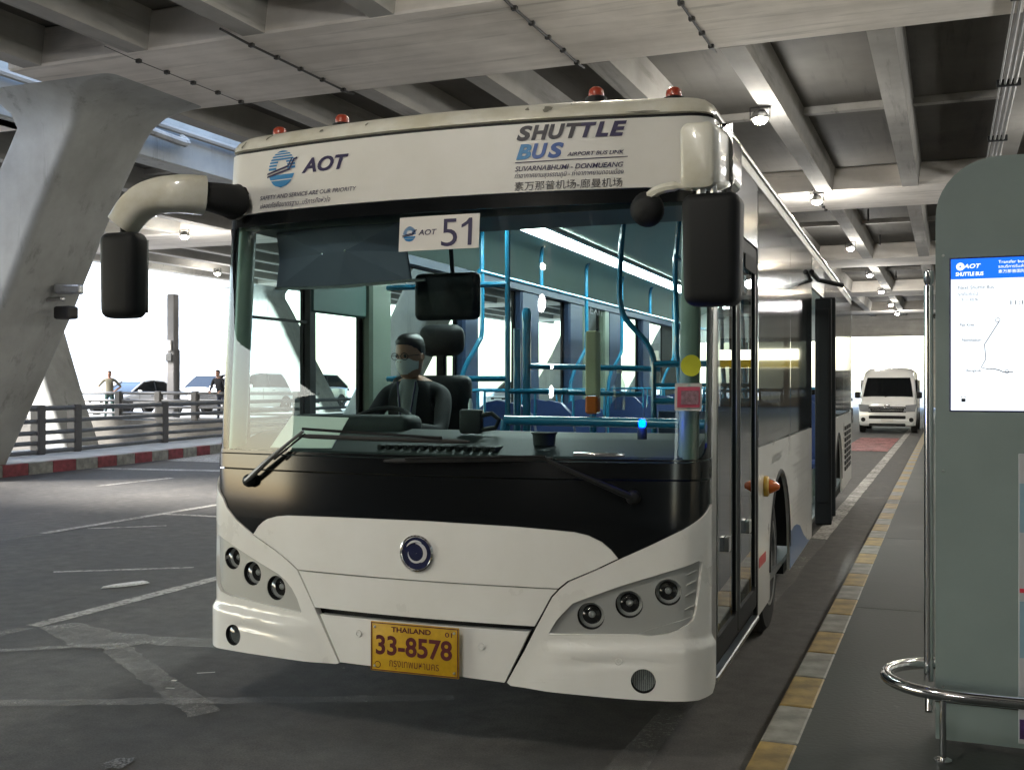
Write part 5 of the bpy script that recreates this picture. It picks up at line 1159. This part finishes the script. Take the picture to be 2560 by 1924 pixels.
# ---- minibus van ahead
def van(name, label, loc, rz, paint, L=5.3, full=True):
    t = thing(name, label, 'van', loc, rz); Wd = .94
    prof = [(0.0, .30, .86, .98, .70), (.03, .26, 1.0, .985, .8), (.12, .24, 1.12, .99, .86), (.42, .24, 1.24, 1, .9)]
    rg = []
    for y, zb, zt, k, kt in prof: rg.append((y, zb, zt, k, kt))
    def ring(y, zb, zt, k, kt, mid): return [Vector((sx*a*Wd, y, b)) for sx, seq in ((1, ((.8, zb), (.97*k, zb+.03), (k, zb+.25), (k, mid), (kt+(k-kt)*.5, zt-.12), (kt, zt-.03), (kt*.6, zt+.01))), (-1, ((kt*.6, zt+.01), (kt, zt-.03), (kt+(k-kt)*.5, zt-.12), (k, mid), (k, zb+.25), (.97*k, zb+.03), (.8, zb)))) for a, b in seq]
    R_ = [ring(0, .32, .84, .90, .80, .62), ring(.04, .27, .98, .96, .86, .70), ring(.13, .24, 1.06, .99, .90, .80), ring(.34, .24, 1.16, 1, .92, .9), ring(.52, .24, 1.26, 1, .93, 1.0), ring(.84, .24, 1.62, 1, .90, 1.1), ring(1.14, .24, 1.93, 1, .84, 1.15), ring(1.34, .24, 2.10, 1, .78, 1.2), ring(1.7, .24, 2.24, 1, .74, 1.2), ring(2.4, .24, 2.27, 1, .76, 1.2), ring(L-.3, .24, 2.25, 1, .76, 1.2), ring(L-.05, .26, 2.15, .97, .72, 1.2), ring(L, .34, 2.0, .93, .68, 1.2)]
    MB().loft(R_).build('body', paint, t, True, 45)
    # windscreen lies on the raked front
    ws = [(.50, 1.26, .82), (.56, 1.33, .81), (.835, 1.635, .765), (1.10, 1.905, .71)]
    MB().loft([[Vector((k*w/3, y-.012-.0*abs(k), z+.012)) for k in (-3, -2, -1, 0, 1, 2, 3)]+[Vector((k*w/3, y+.05, z-.04)) for k in (3, 2, 1, 0, -1, -2, -3)] for y, z, w in ws]).build('windscreen', M_BLKG, t)
    MB().rbox(-.62, .62, -.030, .05, .72, .92, .02, 1).build('grille', M_BLKM, t)
    MB().rbox(-.56, .56, -.045, -.02, .865, .885, .005, 1).rbox(-.50, .50, -.045, -.02, .79, .81, .005, 1).build('grille_bar', M_CHR, t)
    MB().rbox(-.10, .10, -.05, -.02, .93, .985, .02, 2).build('badge', M_CHR, t, True)
    MB().rbox(-.60, .60, -.02, .05, .50, .61, .02, 1).build('lower_intake', M_BLKM, t)
    MB().rbox(-.60, .60, -.006, .3, .24, .36, .03, 2).build('under_tray', M_BLKM, t)
    MB().rbox(-.92, .92, -.012, .2, .36, .50, .05, 2).build('bumper', paint, t, True)
    MB().rbox(-.20, .20, -.04, -.015, .40, .50, .005, 1).build('number_plate', M_SIGNW, t)
    MB().tube([(-.1, .46, 1.24), (.1, .56, 1.30), (.6, .54, 1.26)], .012, 6).build('wiper', M_RUB, t)
    for s in (-1, 1):
        MB().loft([[Vector((s*x, y, z)) for x, y, z in q] for q in ([(.52, -.045, .74), (.90, .00, .75), (.95, .09, 1.0), (.60, -.02, .97)], [(.52, .03, .74), (.90, .10, .75), (.95, .18, 1.0), (.60, .07, .97)])]).build('headlight', pbr('car_headlight', (.22, .23, .25), .12, coat=1), t)
        MB().lathe([(.075, 0), (.075, .02), (.05, .02), (.001, .012)], 16, Matrix.Translation((s*.78, -.005, .47)) @ Matrix.Rotation(R(90), 4, 'X')).build('fog_lamp', M_BLKM, t, True)
        q = MB().rbox(s*1.02-.09, s*1.02+.09, .62, .74, 1.20, 1.42, .04, 3).tube([(s*.9, .75, 1.22), (s*1.0, .70, 1.24)], .02, 6).build('wing_mirror', M_BLKM, t, True)
        for y0, y1 in ((.95, 1.75), (1.85, 3.2), (3.3, L-.35)):
            lo = .2 if y0 < 1 else 0
            MB().loft([[Vector((s*x, y, z)) for y, z in ((y0, 1.22), (y1, 1.22), (y1-.04, 1.84), (y0+lo+.04, 1.84))] for x in (Wd*.88, Wd*1.004)]).build('side_window', M_BLKG, t)
        for wy in (.95, L-1.25):
            MB().lathe([(.40, 0), (.001, 0)], 24, Matrix.Translation((s*(Wd+.003), wy, .36)) @ Matrix.Rotation(R(90*s), 4, 'Y')).build('wheel_arch', M_CAB, t)
            rimw(s*(Wd-.18), wy, .34, s, t)
    return t
van('minibus_van', 'white high-roof minibus van facing us down the lane between bus and kerb', (-1.95, 39.2, 0), R(0), P_WHT)
van('minibus_van', 'dark grey van parked farther away, right behind the white van', (.6, 56.0, .15), R(0), P_GREY)

# ================================================================== KIOSK AND RAIL ON THE PAVEMENT
ks = thing('information_kiosk', 'tall grey information kiosk with rounded top corners and a lit bus screen', 'kiosk', (.55, 4.95, .15))
def kpt(z): return z-.15
sl = rr(-.60, .62, .03, kpt(2.60), (.005, .005, .24, .24), 10)
m_ = MB(); m_.prism(sl, -.09, .12, 'y'); m_.build('cabinet', M_KIOSK, ks, True, 40)
scx0, scx1, scz0, scz1 = .01-.55, .01-.55+1.08, kpt(1.555), kpt(2.182)
MB().rbox(scx0-.006, scx1+.006, -.094, -.088, scz0-.006, scz1+.006, .002, 1).build('screen_bezel', pbr('bezel_blue', (.01, .01, .08), .3), ks)
M_SCR = emit('screen_white', (.86, .93, 1.0), .17); M_SCRB = emit('screen_blue', (.01, .10, .55), .26)
MB().box(scx0, scx1, -.097, -.0945, scz0, scz1).build('screen', M_SCR, ks)
hb = scz1-.084
MB().box(scx0, scx1, -.0985, -.0972, hb, scz1).build('screen_header', M_SCRB, ks)
def kf(a, b): return Vector((scx0+a, -.0995, scz1-b))
def kt(s, mat, x0, top, w, h, sh=0, wt=0): return flat_text('screen_text', s, mat, ks, lambda a, b: Vector((scx0+a, -.0995, scz1+b)), x0, -top-h, w, h, sh, wt)
M_SG = pbr('screen_grey', (.05, .06, .07), .8); M_SK = pbr('screen_dark', (.02, .03, .05), .6); M_SW = emit('screen_letter', (.9, .95, 1), .2)
kt('AOT', M_SW, .048, .022, .066, .018, .25, .02); kt('SHUTTLE BUS', M_SW, .018, .055, .106, .016, .1, .03)
flat_poly('screen_logo', [circ(.036, -.032, .016)], M_SW, ks, lambda a, b: Vector((scx0+a, -.0995, scz1+b))); flat_poly('screen_logo', [[(.030, -.035), (.042, -.035), (.036, -.026)]], M_SCRB, ks, lambda a, b: Vector((scx0+a, -.0999, scz1+b)))
kt('Transfer bus', M_SW, .180, .012, .098, .012); kt('รถบริการรับส่ง', M_SW, .180, .029, .10, .014); kt('素万那普国际', M_SW, .180, .050, .10, .014)
kt('Next Shuttle Bus', M_SG, .028, .112, .135, .014); kt('รถคันถัดไป', M_SG, .028, .138, .075, .015); kt('下一班车', M_SG, .036, .163, .07, .013); kt('11:15', M_SG, .225, .178, .07, .016)
kt('Pak Kret', M_SG, .034, .268, .055, .011, 0, .01); kt('Nonthaburi', M_SG, .042, .330, .074, .012, 0, .01); kt('Bangkok', M_SG, .060, .458, .056, .012, 0, .01)
route = [(.183, -.262), (.128, -.355), (.133, -.415), (.115, -.450), (.145, -.458), (.160, -.455), (.185, -.462), (.198, -.469), (.235, -.470)]
MB().tube([Vector((scx0+a, -.0990, scz1+b)) for a, b in route], .0019, 4).tube([Vector((scx0+.178+.0085*math.cos(R(a)), -.099, scz1-.256+.0085*math.sin(R(a)))) for a in range(0, 361, 30)], .0012, 4, False).tube([Vector((scx0+.212+.007*math.cos(R(a)), -.099, scz1-.467+.007*math.sin(R(a)))) for a in range(0, 361, 30)], .0012, 4, False).build('route_line', M_SK, ks)
flat_poly('bus_icon', [rr(.040, .056, -.592, -.578, .002), [(.038, -.574), (.045, -.572), (.045, -.570), (.038, -.571)], [(.050, -.572), (.058, -.572), (.058, -.570), (.050, -.570)]], M_SK, ks, lambda a, b: Vector((scx0+a, -.0995, scz1+b)))
MB().box(-.602, .6, -.0935, -.0905, kpt(.335), kpt(.339)).build('plinth_seam', M_CAB, ks)
for a_, b_ in ((-.57, .40), (-.57, 2.2), (-.57, 1.3)): MB().lathe([(.006, 0), (.005, .002), (.001, .002)], 10, Matrix.Translation((a_, -.0905, kpt(b_))) @ Matrix.Rotation(R(90), 4, 'X')).build('screw', M_STEEL, ks)
# poster fixed low on the kiosk
px0 = .265-.55
po = MB().rbox(px0, .58, -.0955, -.0905, kpt(.20), kpt(1.38), .002, 1).build('poster', pbr('poster_grey', (.42, .43, .46), .5), ks)
def pband(nm, z0, z1, m_): return MB().box(px0+.004, .576, -.0972, -.0958, kpt(z0), kpt(z1)).build(nm, m_, po)
pband('poster_print', 1.06, 1.26, pbr('poster_blue', (.22, .34, .42), .5)); pband('poster_print', .815, .832, pbr('poster_red', (.6, .02, .05), .5)); pband('poster_print', .55, .78, pbr('poster_blue', (.22, .34, .42), .5)); pband('poster_print', .22, .30, pbr('poster_purple', (.10, .04, .20), .5, noise=.6, nscale=20))
# chrome bumper rail looped round the kiosk foot, its post, and the tall chrome pole
br = thing('bumper_rail', 'bent chrome tube rail looping round the left foot of the kiosk', 'rail', (0, 4.7, .15))
zr = .27
lp_ = [Vector((1.3, -.06, zr)), Vector((.30, -.045, zr)), Vector((.10, -.045, zr))]+[Vector((.02+.27*math.cos(R(a)), .22+.265*math.sin(R(a)), zr)) for a in range(262, 94, -12)]+[Vector((.06, .49, zr)), Vector((.10, .49, zr))]
MB().tube(lp_, .025, 14).build('tube', M_CHR, br, True)
q = MB().tube([(-.02+.0, -.03, 0), (-.02, -.03, zr)], .013, 10).build('post', M_CHR, br, True)
MB().lathe([(.035, 0), (.035, .008), (.016, .016)], 20, Matrix.Translation((-.02, -.03, 0))).build('floor_flange', M_CHR, q, True)
q = MB().tube([(.10, .49, 0), (.10, .49, zr)], .013, 10).build('post', M_CHR, br, True); MB().lathe([(.035, 0), (.035, .008), (.016, .016)], 20, Matrix.Translation((.10, .49, 0))).build('floor_flange', M_CHR, q, True)
cp = thing('chrome_pole', 'tall slim chrome pole standing against the left edge of the kiosk', 'pole', (-.077, 4.90, .15))
MB().tube([(0, 0, .26), (0, 0, 1.93)], .019, 14).lathe([(.012, 1.93), (.021, 1.95), (.019, 1.99), (.001, 2.0)], 12).build('tube', M_CHR, cp, True)
MB().tube([(0, 0, .20), (.0, -.04, .14)], .016, 10).tube([(0, 0, 1.80), (.06, 0, 1.80)], .01, 8).build('bracket', M_CHR, cp, True)
